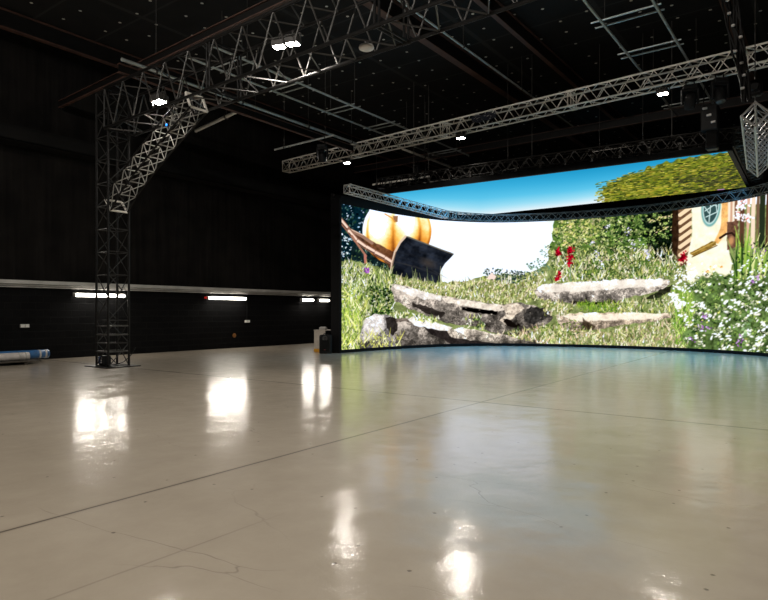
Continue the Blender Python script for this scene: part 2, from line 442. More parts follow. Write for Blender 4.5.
# ------------------------------------------------------------------ pipes and ladder rails under the roof
def pipe(name, label, p, q, r, m, hang=None, group='hanging pipes'):
    p, q = Vector(p), Vector(q); d = q-p; L = d.length
    o = thing(name, label, 'pipe', p, math.atan2(d.y,d.x), group)
    MB().tube((0,0,0),(L,0,0),r,10).build('tube', m, o)
    for x in (hang or []):
        g = MB(); g.tube((x,0,r),(x,0,9.98-p.z),.008,5); g.box((x,0,0),(.05,r*2.6,r*2.6)); g.build('hanger', M['dark_metal'], o)
    return o
def ladder(label, X0, X1, Y0, Y1, z, rungs):
    o = thing('ladder_rail', label, 'rail', (X0,Y0,z), 0, 'hanging ladder rails')
    L = Y1-Y0; w = X1-X0
    for x in (0,w): MB().tube((x,0,0),(x,L,0),.032,8).build('side_tube', M['pipe'], o)
    for y in rungs:
        for dy in (-.16,.16): MB().tube((-.25,y+dy,.045),(w+.1,y+dy,.045),.02,6).build('rung', M['pipe'], o)
    for y in rungs[::2]:
        for x in (.02,w-.02): MB().tube((x,y,.03),(x,y,9.98-z),.008,5).build('hanger', M['dark_metal'], o)
    return o
ladder('pipe ladder rail hanging left of centre, behind the black truss', -13.9, -12.8, 9.9, 23.5, 8.3, [1.2,3.4,5.8,8.1,10.4,12.6])
ladder('pipe ladder rail hanging at top right in front of the silver truss', -4.4, -3.2, 9.5, 23.0, 8.3, [1.5,3.4,5.2,7.4,10,12.5])
pipe('lighting_pipe', 'long grey conduit pipe passing behind the black truss towards the screen', (-14.75,8.6,8.0), (-14.86,18.3,8.0), .045, M['pipe'], [1,4,7,9.4])
i_beam('roof_beam', 'brown steel runner directly under the long grey conduit pipe', (-14.9,8.6,7.70), (-15.0,18.3,7.70), .22, .12, G)
pipe('lighting_pipe', 'bright short pipe set across, left of centre below the black truss', (-18.4,13.55,7.98), (-15.1,12.95,7.98), .055, M['silver'], [2.2])
pipe('lighting_pipe', 'pale pipe hanging just under the left end of the silver truss', (-15.9,20.7,6.95), (-13.1,20.8,6.95), .04, M['silver'], [.2,2.6])
pipe('lighting_pipe', 'thin pipe running back from the silver truss left of the overhead screen', (-12.9,18.6,7.55), (-12.9,24.3,7.55), .04, M['silver'], [1.5,4])
pipe('lighting_pipe', 'thin grey pipe high at left, behind the black truss end', (-16.6,9.8,8.45), (-16.7,17.5,8.45), .035, M['pipe'], [1,5])
pipe('lighting_pipe', 'thin grey pipe beneath the pipe ladder rail left of centre', (-16.1,15.2,7.3), (-13.2,15.1,7.3), .03, M['pipe'], [.5,2.5])
pipe('lighting_pipe', 'thin grey pipe running back beside the middle red brown beam', (-8.3,10.0,8.9), (-8.4,24.0,8.9), .03, M['pipe'], [1,5,9])
pipe('lighting_pipe', 'pale pipe hanging above the front edge of the overhead screen at right', (-6.2,19.6,6.62), (-4.2,19.6,6.62), .03, M['silver'], [.2,1.5])
pipe('lighting_pipe', 'pale pipe hanging over the front edge of the overhead screen left of centre', (-12.4,19.3,6.35), (-8.6,19.3,6.35), .03, M['silver'], [.2,3.4])

# ------------------------------------------------------------------ lamps
def spot_light(parent, loc, power, size=.06, angle=150, tilt=(0,0,0)):
    l = bpy.data.lights.new('lamp_beam', 'SPOT'); l.energy = power; l.color = (1,.93,.835)
    l.spot_size = math.radians(angle); l.spot_blend = .6; l.shadow_soft_size = size
    o = bpy.data.objects.new('lamp_beam', l); COL.objects.link(o); o.parent = parent
    o.location = loc; o.rotation_euler = tilt
    return o
LG = 'flood lamps on the trusses'
def flood_lamp(label, loc, rz, power, size=1.0, angle=150, tilt=(0,0,0), group=LG):
    o = thing('spotlight', label, 'lamp', loc, rz, group)
    g = MB(); g.bevel_box((0,0,0),(.26*size,.20*size,.10*size),.015)
    for k in range(5): g.box(((k-2)*.045*size,0,.065*size),(.012,.16*size,.04*size))
    g.build('housing', M['dark_metal'], o)
    MB().bevel_box((0,0,-.055*size),(.21*size,.15*size,.02),.006).build('lens', M['lens'], o)
    y = MB()
    y.box((-.15*size,0,.06),(.015,.035,.16)); y.box((.15*size,0,.06),(.015,.035,.16)); y.box((0,0,.14),(.31*size,.035,.015)); y.tube((0,0,.14),(0,0,.22),.02,8)
    y.build('yoke', M['dark_metal'], o)
    spot_light(o, (0,0,-.09), power, .07, angle, tilt)
    return o
PW = 480
for x, lab in ((3.68,'lit flood lamp under the left part of the silver truss'),(9.06,'lit flood lamp under the middle of the silver truss'),(15.57,'lit flood lamp under the right part of the silver truss')):
    p = on_silver(x); flood_lamp(lab, (p.x,p.y,p.z-.13), srz, PW*.7, 1.15, 120, (math.radians(-34),0,0))
p = on_black(-13.6); flood_lamp('lit flood lamp inside the black truss just right of the tower', (p.x,p.y-.1,6.83), 0, PW*.6, 1.5)
p = on_black(-9.25); flood_lamp('bright flood lamp of the twin set inside the black truss, left one', (p.x-.05,p.y+.05,7.08), .3, PW*.7, 1.15)
p = on_black(-8.85); flood_lamp('bright flood lamp of the twin set inside the black truss, right one', (p.x,p.y,7.0), .3, PW*.7, 1.15)
for X in (-2.2, 1.2, 5.0):
    p = on_black(X); flood_lamp('added flood lamp on the black truss beyond the top of the picture', (p.x,p.y,6.2), 0, PW*.55, group=LG)  # extra unseen lamps put in to light the floor
# unseen truss and lamps added overhead, brightening the near floor and silver truss
C0 = Vector((-15.5,.4,8.9)); C1 = Vector((6.5,-.2,8.9)); cd = C1-C0
tr3 = thing('box_truss', 'added black box truss overhead near the camera, above the picture', 'truss', C0, math.atan2(cd.y,cd.x))
truss_parts(tr3, cd.length, .5, .5, .03, .014, .8, M['black_metal'])
for f in (.06,.27,.48,.68,.9):
    p = C0 + cd*f; flood_lamp('added flood lamp on the overhead truss near the camera', (p.x,p.y,p.z-.2), 0, PW*(1.9 if f < .6 else 1.2), 1.0, 160, (math.radians(54),0,0))

# unlit white disc lamp on the black truss
p = on_black(-6.9)
disc = thing('disc_lamp', 'round white disc lamp, unlit, under the black truss', 'lamp', (p.x,p.y,6.34), 0)
MB().lathe((0,0,0),(0,0,1),[(.02,-.045),(.10,-.04),(.135,-.02),(.14,.0),(.13,.03),(.05,.045)],24).build('diffuser', M['white_paint'], disc, True)
MB().tube((0,0,.04),(0,0,.12),.03,10).build('stem', M['dark_metal'], disc)
# blue indicator light box on the knee brace
p = on_black(-12.9)
ind = thing('indicator_light', 'tiny blue indicator light on the brace under the black truss', 'light', (-12.78,8.62,5.95))
MB().bevel_box((0,0,0),(.09,.06,.06),.01).build('case', M['black_plastic'], ind)
MB().lathe((0,-.03,0),(0,-1,0),[(.03,0),(.026,.012),(.01,.018)],10).build('lens', M['blue_led'], ind)

# fluorescent battens on the left wall
def batten(label, y0, y1, z, red=False):
    o = thing('fluorescent_wall_lamp', label, 'light', (WX0, (y0+y1)/2, z), 0, 'fluorescent battens on the left wall')
    L = y1-y0
    MB().bevel_box((.035,0,.02),(.07,L+.10,.11),.01).build('housing', M['grey_paint'], o)
    MB().tube((.10,-L/2,.0),(.10,L/2,.0),.055,12).build('tube', M['tube'], o)
    for s in (-1,1): MB().bevel_box((.09,s*(L/2+.03),0),(.11,.06,.11),.012).build('end_cap', M['silver_dull'], o)
    if red: MB().bevel_box((.09,-L/2-.14,.01),(.07,.09,.07),.01).build('switch_box', M['red_led'], o)
    l = bpy.data.lights.new('tube_glow','AREA'); l.shape='RECTANGLE'; l.size=L; l.size_y=.08; l.energy=34*L/1.7; l.color=(1,.93,.82)
    lo = bpy.data.objects.new('tube_glow', l); COL.objects.link(lo); lo.parent = o; lo.location=(.16,0,-.03)
    lo.rotation_euler = (0, math.radians(-62), PI); lo.rotation_mode='XYZ'
    d = Vector((.75,0,-.66)).normalized()
    zax = -d; xax = Vector((0,1,0)); yax = zax.cross(xax)
    lo.matrix_parent_inverse = Matrix.Identity(4)
    R = Matrix((xax,yax,zax)).transposed(); lo.rotation_euler = R.to_euler()
    return o
batten('lit fluorescent batten on the wall directly behind the lattice tower', 10.09, 11.79, 2.06)
batten('lit fluorescent batten on bare wall midway between tower and screen', 15.38, 17.26, 2.06, True)
batten('shorter lit fluorescent batten, left one of the close pair near the screen', 20.68, 21.42, 2.06)
batten('shorter lit fluorescent batten, right one of the close pair near the screen', 21.86, 22.55, 2.06)

# sockets on the wall
def socket(label, y, z, w, conduit):
    o = thing('wall_socket', label, 'socket', (WX0, y, z), 0, 'sockets on the left wall')
    MB().bevel_box((.03,0,0),(.06,w,.11),.012).build('back_box', M['grey_paint'], o)
    g = MB()
    for s in (-1,1): g.bevel_box((.064,s*w*.25,0),(.012,w*.42,.09),.004)
    g.build('face_plate', M['white_paint'], o)
    if conduit: MB().tube((.015,0,.05),(.015,0,2.28-z),.011,8).build('conduit', M['black_plastic'], o)
    return o
socket('pale double socket low on the wall at far left', 8.55, 1.07, .26, False)
socket('small pale socket on the wall with a conduit drop, right of the middle batten', 17.42, 1.10, .26, True)
sg = thing('wall_marker', 'small dull orange marker low on the black wall', 'sign', (WX0, 16.75, .52))
MB().lathe((0,0,0),(1,0,0),[(.09,0),(.09,.012),(.07,.02)],14).build('plate', M['orange'], sg)

# ------------------------------------------------------------------ curved LED wall
ZB, ZT = .12, 5.45
CTRL = [(-14.48,16.95),(-14.42,18.4),(-14.3,19.9),(-13.85,22.0),(-13.35,23.1),(-12.5,24.2),(-11.5,24.95),(-10.3,25.45),(-9.0,25.8),(-7.4,26.0),
        (-5.8,25.95),(-4.4,25.6),(-3.1,25.05),(-1.95,24.25),(-1.05,23.1),(-.5,21.6),(-.25,19.8),(-.15,18.2),(-.1,16.95)]
def catmull(ps, per=24):
    ps = [np.array(p, float) for p in ps]; e = [2*ps[0]-ps[1]] + ps + [2*ps[-1]-ps[-2]]
    out = []
    for i in range(1, len(e)-2):
        a,b,c,d = e[i-1],e[i],e[i+1],e[i+2]
        for k in range(per):
            t = k/per
            out.append(.5*((2*b)+(-a+c)*t+(2*a-5*b+4*c-d)*t*t+(-a+3*b-3*c+d)*t**3))
    out.append(ps[-1]); return np.array(out)
CV = catmull(CTRL)
seg = np.r_[0, np.cumsum(np.linalg.norm(np.diff(CV,axis=0),axis=1))]
LEN = seg[-1]
def curve_at(s):
    return np.stack([np.interp(s,seg,CV[:,0]), np.interp(s,seg,CV[:,1])],-1)
def curve_n(s):
    a = curve_at(np.clip(np.asarray(s)+.05,0,LEN)) - curve_at(np.clip(np.asarray(s)-.05,0,LEN))
    a = a/np.linalg.norm(a,axis=-1,keepdims=True)
    return np.stack([a[...,1], -a[...,0]],-1)   # points to the inside of the bowl

# ------------------------------------------------------------------ the picture the LED screens show
WX, WY, WS = 330, 128, 4
CX, CY, CS = 330, 140, 4
class Canvas:
    def __init__(s, x0, y0, x1, y1, S, col):
        s.x0, s.y0, s.S = x0, y0, S
        s.h, s.w = int((y1-y0)*S), int((x1-x0)*S)
        s.a = np.zeros((s.h, s.w, 3)); s.a[:] = np.array(col)/255.
        s.X, s.Y = np.meshgrid(x0+(np.arange(s.w)+.5)/S, y0+(np.arange(s.h)+.5)/S)
    def win(s, xa, ya, xb, yb):
        i0 = max(0, int((xa-s.x0)*s.S)); i1 = min(s.w, int((xb-s.x0)*s.S)+2)
        j0 = max(0, int((ya-s.y0)*s.S)); j1 = min(s.h, int((yb-s.y0)*s.S)+2)
        return (slice(j0,j1), slice(i0,i1)) if i1 > i0 and j1 > j0 else None
    def blend(s, W, m, col):
        col = np.array(col)/255. if not (isinstance(col, np.ndarray) and col.ndim == 3) else col
        m = m[...,None]; s.a[W] = s.a[W]*(1-m) + col*m
    def polymask(s, pts, soft=.5, wob=0., wscale=6.):
        pts = np.array(pts, float); mg = 2+wob
        W = s.win(pts[:,0].min()-mg, pts[:,1].min()-mg, pts[:,0].max()+mg, pts[:,1].max()+mg)
        if W is None: return None, None
        X, Y = s.X[W], s.Y[W]
        if wob:
            X = X + (noise(s, W, wscale, 1)-.5)*2*wob; Y = Y + (noise(s, W, wscale, 2)-.5)*2*wob
        ins = np.zeros(X.shape, bool); dist = np.full(X.shape, 1e9)
        n = len(pts)
        for k in range(n):
            (xa,ya),(xb,yb) = pts[k], pts[(k+1)%n]
            if ya != yb:
                c = ((ya > Y) != (yb > Y)) & (X < (xb-xa)*(Y-ya)/(yb-ya)+xa); ins ^= c
            dx, dy = xb-xa, yb-ya; t = np.clip(((X-xa)*dx+(Y-ya)*dy)/(dx*dx+dy*dy+1e-9),0,1)
            dist = np.minimum(dist, np.hypot(X-xa-t*dx, Y-ya-t*dy))
        sd = np.where(ins, dist, -dist)
        return W, np.clip(sd/soft+.5, 0, 1)
    def poly(s, pts, col, soft=.5, wob=0., wscale=6., var=0., vscale=4., alpha=1.):
        W, m = s.polymask(pts, soft, wob, wscale)
        if W is None: return
        c = np.array(col)/255.
        if var:
            n = (fbm(s, W, vscale)-.5)*2*var
            s.blend(W, m*alpha, np.clip(c[None,None,:]*(1+n[...,None]),0,1.2))
        else: s.blend(W, m*alpha, col)
    def line(s, p, q, w0, w1, col, alpha=1.):
        W = s.win(min(p[0],q[0])-w0-.5, min(p[1],q[1])-w0-.5, max(p[0],q[0])+w0+.5, max(p[1],q[1])+w0+.5)
        if W is None: return
        X, Y = s.X[W], s.Y[W]; dx, dy = q[0]-p[0], q[1]-p[1]
        t = np.clip(((X-p[0])*dx+(Y-p[1])*dy)/(dx*dx+dy*dy+1e-9),0,1)
        d = np.hypot(X-p[0]-t*dx, Y-p[1]-t*dy); w = (w0+(w1-w0)*t)/2
        s.blend(W, np.clip((w-d)/.35+.5,0,1)*alpha, col)
    def pl(s, pts, w, col, alpha=1.):
        for a, b in zip(pts[:-1], pts[1:]): s.line(a, b, w, w, col, alpha)
    def dab(s, x, y, rx, ry, ang, col, alpha=1., soft=.6):
        r = max(rx, ry)+1
        W = s.win(x-r, y-r, x+r, y+r)
        if W is None: return
        X, Y = s.X[W]-x, s.Y[W]-y; c, n = math.cos(ang), math.sin(ang)
        d = np.hypot((X*c+Y*n)/rx, (-X*n+Y*c)/ry)
        s.blend(W, np.clip((1-d)/soft,0,1)*alpha, col)
_lat = RNG.random((4, 257, 257))
def noise(s, W, scale, k=0):
    g = _lat[k%4]; x = s.X[W]/scale; y = s.Y[W]/scale
    i, j = np.floor(x).astype(int), np.floor(y).astype(int); fx, fy = x-i, y-j
    fx, fy = fx*fx*(3-2*fx), fy*fy*(3-2*fy)
    A = lambda a, b: g[(j+b)%256, (i+a)%256]
    return (A(0,0)*(1-fx)+A(1,0)*fx)*(1-fy)+(A(0,1)*(1-fx)+A(1,1)*fx)*fy
def fbm(s, W, scale):
    return (noise(s,W,scale,0)*.5+noise(s,W,scale*.47,1)*.3+noise(s,W,scale*.21,2)*.2)
def inside(pts, x, y):
    r = False; n = len(pts)
    for k in range(n):
        (xa,ya),(xb,yb) = pts[k], pts[(k+1)%n]
        if (ya > y) != (yb > y) and x < (xb-xa)*(y-ya)/(yb-ya)+xa: r = not r
    return r
def scatter(pts, n, rnd):
    xs = [p[0] for p in pts]; ys = [p[1] for p in pts]; out = []
    while len(out) < n:
        x, y = rnd.uniform(min(xs),max(xs)), rnd.uniform(min(ys),max(ys))
        if inside(pts, x, y): out.append((x,y))
    return out
def grass(c, reg, n, cols, rnd, lmin=3, lmax=9, w=1.15, lean=.42, dab=.5):
    P = sorted(scatter(reg, n, rnd), key=lambda p: p[1])
    for (x,y) in P:
        col = rnd.choice(cols); k = rnd.uniform(.75,1.2); col = [min(255,v*k) for v in col]
        if rnd.random() < dab:
            c.dab(x, y, rnd.uniform(.7,2.0), rnd.uniform(.5,1.3), rnd.uniform(0,3), col, .9)
        else:
            l = rnd.uniform(lmin,lmax); dx = rnd.gauss(0,lean)*l
            c.line((x,y),(x+dx,y-l), w*rnd.uniform(.6,1.3), .25, col, .9)
def leaves(c, reg, n, cols, rnd, r0=.8, r1=2.4, asp=.55):
    for (x,y) in scatter(reg, n, rnd):
        col = rnd.choice(cols); k = rnd.uniform(.7,1.2); r = rnd.uniform(r0,r1)
        c.dab(x, y, r, r*asp*rnd.uniform(.7,1.4), rnd.uniform(0,PI), [min(255,v*k) for v in col], .92, .5)
def rock(c, pts, base, rnd, topl=None, wob=1.0, crev=6):
    W, m = c.polymask(pts, .5, wob, 5.)
    n = fbm(c, W, 9.); n2 = fbm(c, W, 3.); n3 = noise(c, W, .9, 3)
    ys = [p[1] for p in pts]; t = (c.Y[W]-min(ys))/(max(ys)-min(ys))
    v = 1.12 - .45*t + 1.1*(n-.5) + .6*(n2-.5) + .22*(n3-.5)
    v = np.where(n2+.25*t > .68, v*.62, v)
    c.blend(W, m, np.clip((np.array(base)/255.)[None,None,:]*np.clip(v,.16,1.4)[...,None],0,1))
    for _ in range(crev):
        (x,y), = scatter(pts, 1, rnd); pp = [(x,y)]
        a = rnd.uniform(-.5,.9)
        for k in range(3):
            a += rnd.uniform(-.6,.6); x += 2.4*math.cos(a); y += 1.5*math.sin(a); pp.append((x,y))
        c.pl([p for p in pp], rnd.uniform(.4,.9), (60,54,50), .45)
def clumps(c, reg, n, lights, darks, rnd, r0=2.5, r1=6.):
    """light and dark clumps of leaves: each a cluster of dabs, lit side up"""
    for (x,y) in sorted(scatter(reg, n, rnd), key=lambda p: p[1]):
        r = rnd.uniform(r0,r1); L = rnd.choice(lights); D = rnd.choice(darks)
        for k in range(int(5+r*3)):
            u, v = rnd.gauss(0,.5)*r, rnd.gauss(0,.42)*r
            t = min(1,max(0,.5+v/r*.9+rnd.gauss(0,.28))); k2 = rnd.uniform(.8,1.15)
            col = [min(255,(a*(1-t)+b*t)*k2) for a, b in zip(L,D)]
            c.dab(x+u, y+v, rnd.uniform(.6,1.5), rnd.uniform(.45,1.0), rnd.uniform(0,PI), col, .95, .5)
def paint_wall():
    rnd = random.Random(5)
    c = Canvas(WX, WY, 900, 385, WS, (255,255,255))
    full = (slice(0,c.h), slice(0,c.w))
    # pale sky with a faint blue band
    t = np.clip((noise(c, full, 60, 1)-.45)*2, 0, 1)*np.clip((250-c.Y)/40,0,1)
    c.blend(full, t*.5, (226,240,252))
    c.pl([(448,216),(470,226),(500,236),(530,242)], 5, (232,243,253), .5)
    c.dab(550,220,14,12,0,(205,232,250),.8,.9)
    # dark conifers at left
    tree = [(336,196),(372,196),(370,225),(366,245),(372,268),(336,272)]
    c.poly(tree, (22,42,50), .8, 2, 5, .5, 4)
    leaves(c, tree, 260, [(14,28,36),(20,42,48),(38,66,70),(70,98,92),(52,80,60)], rnd, .8, 2.2)
    leaves(c, tree, 60, [(165,190,212),(120,150,170),(205,222,238)], rnd, .6, 1.6)
    leaves(c, [(341,232),(352,232),(352,258),(341,258)], 26, [(190,210,230),(225,235,245)], rnd, .8, 1.8)
    c.poly([(352,244),(372,246),(396,262),(396,282),(352,276)], (34,48,50), .8, 1.5, 4, .5, 3)
    leaves(c, [(354,248),(372,250),(394,266),(394,280),(354,274)], 120, [(26,42,46),(60,84,66),(96,120,84),(130,150,140)], rnd, .7, 1.7)
    # pumpkin
    cx, cy, rx, ry = 397., 231., 34.5, 34.
    W = c.win(cx-rx-2, cy-ry-2, cx+rx+2, cy+ry+2); X, Y = (c.X[W]-cx)/rx, (c.Y[W]-cy)/ry
    rr = np.hypot(X, Y); m = np.clip((1-rr)*rx/.8+.5,0,1)
    stemx = (c.X[W]-395.)/rx; lon = np.arcsin(np.clip(stemx/np.sqrt(np.clip(1-Y*Y*.85,.05,1)),-1,1))
    rib = np.abs(np.sin(lon*3.6+.2))
    lum = .98 - .62*np.clip(Y+.18,0,1.2) - .50*np.clip(X-.35,0,1) + .30*(rib-.6) + .35*np.clip(-Y-.3,0,1) + .22*np.clip(-X-.35,0,1)*np.clip(.9-Y,0,1)
    lum += (fbm(c, W, 6.)-.5)*.26 - .30*np.clip(.35-rib,0,1)/.35*np.clip(Y+.75,0,.8)
    stops = np.array([0,.25,.5,.7,.86,1.0]); cc = np.array([(82,46,24),(158,98,46),(214,150,70),(240,196,118),(253,232,196),(255,252,244)])/255.
    lum = np.clip(lum,0,1); colr = np.stack([np.interp(lum,stops,cc[:,k]) for k in range(3)],-1)
    c.blend(W, m, colr)
    c.poly([(393,216),(398,216),(397.5,222),(394,222)], (150,112,84), .5)
    c.pl([(385,214),(392,218),(395,222)], 1.4, (206,146,70), .8)
    # cart bed behind / poles
    c.poly([(352,232),(366,238),(394,252),(394,272),(384,262),(368,250),(356,240)], (96,66,52), .6, .8, 4, .4, 3, .9)
    c.pl([(350,230),(362,236),(372,243)], 3.2, (150,120,104)); c.pl([(350,229),(363,235)], 1.0, (205,178,160))
    c.pl([(338,217),(347,228),(356,240),(366,247),(380,255),(393,263)], 5.0, (142,108,92))
    for a, b in (((340,219),(347,227)),((349,231),(356,239)),((358,241),(365,246)),((367,247),(374,251)),((376,252.5),(384,256.5)),((386,258),(392,262))):
        c.line(a, b, 2.6, 2.2, (226,200,184)); c.line((a[0],a[1]+2.1),(b[0],b[1]+2.1),1.2,1.,(96,72,62))
    c.pl([(352,236),(358,245),(366,256)], 2.0, (160,118,100)); c.pl([(365,255),(366,268)], 2.6, (176,120,108))
    # scoop
    sc_ = [(391,278),(392.5,262),(396,250),(401,241.5),(406,236),(410,237),(425,243),(440,249),(451,252.5),(454,254),(451,257.5),(445,263.5),(441.5,269),(440,274),(441.5,285),(392,285)]
    c.poly(sc_, (44,48,56), .5, 0, 1, .55, 8)
    W, m = c.polymask(sc_, .5)
    tX = (c.X[W]-392)/60; ln = np.sin((c.Y[W]-c.X[W]*.30)*1.1+noise(c,W,9,1)*3)
    c.blend(W, m*np.clip(ln,0,1)*.10, (86,84,82)); c.blend(W, m*np.clip((c.Y[W]-255)/14,0,1)*np.clip((430-c.X[W])/40,0,1)*.5, (18,20,26))
    c.dab(428,263,12,6,.4,(92,78,64),.5,.9)
    c.pl([(408,237),(425,243.4),(440,249.2),(453,254)], 1.3, (112,108,98), .85)
    c.pl([(390.5,276),(392,264),(395,252),(400,242.5),(405.5,236.5)], 2.2, (206,184,164)); c.pl([(391,272),(393,262),(396,252)], .8, (120,98,84))
    for k in range(5): c.line((396+k*9,262+k*2),(412+k*9,266+k*3.2),1.6,.6,(70,68,66),.35)
    # grassy hillside
    hill = [(330,262),(345,260),(360,262),(378,266),(396,276),(412,279),(441,283),(462,281),(480,277),(500,274),(520,275),(545,266),(553,240),(556,222),(580,205),(900,205),(900,384),(330,384)]
    c.poly(hill, (128,138,92), .8, 1.5, 4, .35, 3.)
    G1 = [(156,170,96),(186,194,130),(214,214,172),(98,120,68),(62,84,48),(236,232,206),(128,152,80),(44,62,38),(206,206,120),(240,236,226)]
    G2 = [(214,202,166),(192,186,132),(232,220,196),(154,156,96),(112,118,68),(244,234,218),(170,174,112),(86,84,56),(224,204,178)]
    DK = [(24,40,24),(36,58,36),(50,78,44),(20,32,26),(70,100,54)]
    grass(c, [(336,262),(392,272),(398,290),(392,318),(362,318),(360,350),(336,356)], 1500, G1, rnd, 3, 10)
    leaves(c, [(368,286),(392,286),(392,316),(372,316)], 170, DK+[(90,120,60)], rnd, .8, 2.0)
    grass(c, [(336,290),(362,290),(360,352),(336,356)], 420, [(206,216,120),(170,190,90),(228,228,170),(120,150,70)], rnd, 5, 12)
    leaves(c, [(340,265),(362,265),(368,300),(340,300)], 70, [(236,236,226),(215,225,205)], rnd, .6,1.3)
    grass(c, [(396,276),(440,284),(480,280),(548,272),(540,300),(500,306),(440,296),(396,288)], 1400, G2+G1[:3], rnd, 2, 5)
    for k in range(16):
        x = rnd.uniform(396,441); c.line((x,284),(x+rnd.gauss(0,2),rnd.uniform(266,278)),.9,.3,rnd.choice([(196,196,160),(150,160,110),(110,120,90)]),.85)
    for k in range(22): c.dab(367+rnd.gauss(0,1.6), 270.5+rnd.gauss(0,1.7), 1.1,.9,0,rnd.choice([(150,84,176),(184,120,206),(112,56,140)]),.95)
    # dark shrubs on the skyline
    shrub = [(483,272),(485,269),(496,268),(512,270),(520,271),(530,272),(532,279),(520,284),(500,281),(486,278)]
    leaves(c, shrub, 200, [(38,58,62),(60,84,80),(52,76,58),(96,112,96),(30,44,44)], rnd, .7,1.8)
    c.poly([(486,279),(492,272),(496,277),(494,280)], (226,206,196), .7, .6, 3); 
    for x in (502,505,508,511): c.line((x,283),(x+rnd.uniform(-1,1),275),.9,.4,(226,220,208))
    leaves(c, [(524,263),(534,257),(548,262),(552,272),(536,276)], 75, [(92,124,108),(128,158,140),(84,112,76),(150,176,170)], rnd, .8,1.9)
    leaves(c, [(538,248),(548,244),(551,256),(541,258)], 26, [(120,150,132),(150,180,172)], rnd, .7,1.5)
    # big bush right
    bush = [(556,219),(566,214),(690,200),(690,262),(668,276),(620,280),(575,278),(552,268),(550,246),(552,232)]
    c.poly(bush, (92,116,62), 1., 2.5, 5, .5, 5)
    leaves(c, bush, 900, G1+[(110,136,70),(84,112,56)], rnd, .8, 2.4)
    clumps(c, bush, 260, [(178,188,120),(206,206,150),(146,166,92),(196,186,140)], [(52,72,44),(30,46,34),(84,104,60)], rnd)
    leaves(c, [(598,208),(690,200),(688,250),(660,262),(640,240),(606,236)], 380, DK, rnd, 1.0, 3.0)
    c.poly([(645,214),(676,208),(676,258),(664,262),(650,250),(640,230)], (16,24,22), 2, 3, 6, .5, 4, .85)
    clumps(c, [(600,208),(672,204),(668,240),(640,250),(600,244)], 75, [(170,190,110),(196,204,140),(140,168,96)], [(24,36,28),(16,24,24),(50,72,44)], rnd, 2, 4.5)
    leaves(c, [(600,208),(686,202),(684,240),(640,250),(600,240)], 120, [(120,150,70),(150,176,96),(98,130,66),(184,196,130)], rnd, .8, 1.9)
    leaves(c, [(560,218),(600,212),(600,240),(566,250)], 200, [(190,190,120),(206,200,150),(150,166,88)], rnd, .9, 2.2)
    for a, b in (((556,232),(574,224)),((562,245),(572,239)),((646,222),(676,214)),((656,232),(678,226))):
        for k in range(14):
            t = rnd.random(); c.dab(a[0]+(b[0]-a[0])*t, a[1]+(b[1]-a[1])*t+rnd.gauss(0,1.2), 1.8, .8, -.4, rnd.choice([(222,212,150),(196,196,110),(230,206,170)]), .9)
    grass(c, [(556,256),(690,248),(690,280),(552,284)], 1300, G1+G2, rnd, 3, 8)
    leaves(c, [(560,230),(640,226),(640,272),(566,270)], 180, DK, rnd, .7, 1.5)
    for (x,y) in ((628,231),(634,246),(646,251),(608,227),(597,254),(602,264),(592,243),(648,256)):
        for k in range(9): c.dab(x+rnd.gauss(0,1.3), y+rnd.gauss(0,1.8), .9, .9, 0, rnd.choice([(206,200,232),(236,232,246),(170,164,206)]), .95)
    for (x,y,n,h) in ((558,252,26,3.4),(570,250,24,3.6),(570,260,18,4.2),(556,279,12,2.2),(559,274,10,2.2),(683,257.5,34,3.6)):
        pass
    c.pl([(570,264),(571,284)], 1., (110,140,110)); c.dab(563,258,2,1.6,0,(60,70,60),.8)
    # rocks
    ra = [(391,288),(394,283.5),(400,285),(412,288),(424,291.5),(440,295.5),(462,299),(482,302.5),(506,304.5),(520,302),(532,305),(548,312),(553,318),(545,326),(530,333),(505,336),(488,331),(470,326),(452,324),(440,321),(428,316),(410,309),(396,301)]
    rock(c, ra, (176,166,156), rnd, wob=1.2, crev=26)
    c.poly([(393,287),(396,284),(420,291),(442,296),(440,301),(424,299),(404,293)], (236,228,220), .8, 1., 4, .22, 2.4, .85)
    c.poly([(441,297),(470,301),(505,305.5),(512,309),(498,312),(470,307),(446,303)], (228,216,202), .8, 1., 4, .25, 2.4, .9)
    c.poly([(462,306.5),(498,311),(497,314.5),(476,313),(462,310)], (22,18,18), .6, .6, 3)
    c.poly([(411,302),(430,308),(446,314),(440,317),(424,312),(412,306)], (40,36,34), .8, 1.5, 3, .3, 2, .8)
    c.poly([(526,309),(538,306.5),(552,311),(550,317),(540,323),(529,325),(524,318)], (62,60,58), 1., 1.5, 3, .6, 2)
    c.poly([(502,305),(518,303),(524,309),(514,317),(506,325),(500,321),(506,314)], (202,188,172), 1., 1., 3, .35, 2)
    c.poly([(504,318),(514,322),(522,327),(512,328),(503,322)], (34,30,28), .8, 1.2, 3)
    for _ in range(60):
        x = rnd.uniform(450,545); y = rnd.uniform(306,330); c.dab(x,y,rnd.uniform(.5,1.6),rnd.uniform(.4,.9),rnd.uniform(0,3),rnd.choice([(70,64,60),(214,204,190),(50,46,44),(150,140,128)]),.8)
    grass(c, [(462,318),(480,316),(488,330),(470,330)], 60, G1, rnd, 2, 5)
    c.poly([(392,318),(412,318),(440,326),(480,334),(520,340),(560,346),(560,352),(392,352)], (118,108,100), .8, 1.2, 4, .5, 2.4)
    rock(c, [(394,322),(410,322),(436,332),(452,346),(394,350)], (150,142,134), rnd, crev=12)
    c.poly([(420,325),(446,330),(470,338),(500,341),(486,346),(452,344),(434,336)], (44,40,40), .8, 1.2, 4, .5, 2, .85)
    rock(c, [(446,330),(462,327),(480,331),(512,336.5),(540,341),(556,344),(545,347),(500,344),(470,340),(452,337)], (206,194,180), rnd, crev=7)
    c.poly([(408,319),(412,316.5),(428,317.5),(440,324),(452,327),(448,331),(432,329),(414,325)], (232,226,218), .7, .8, 4, .18, 2.2)
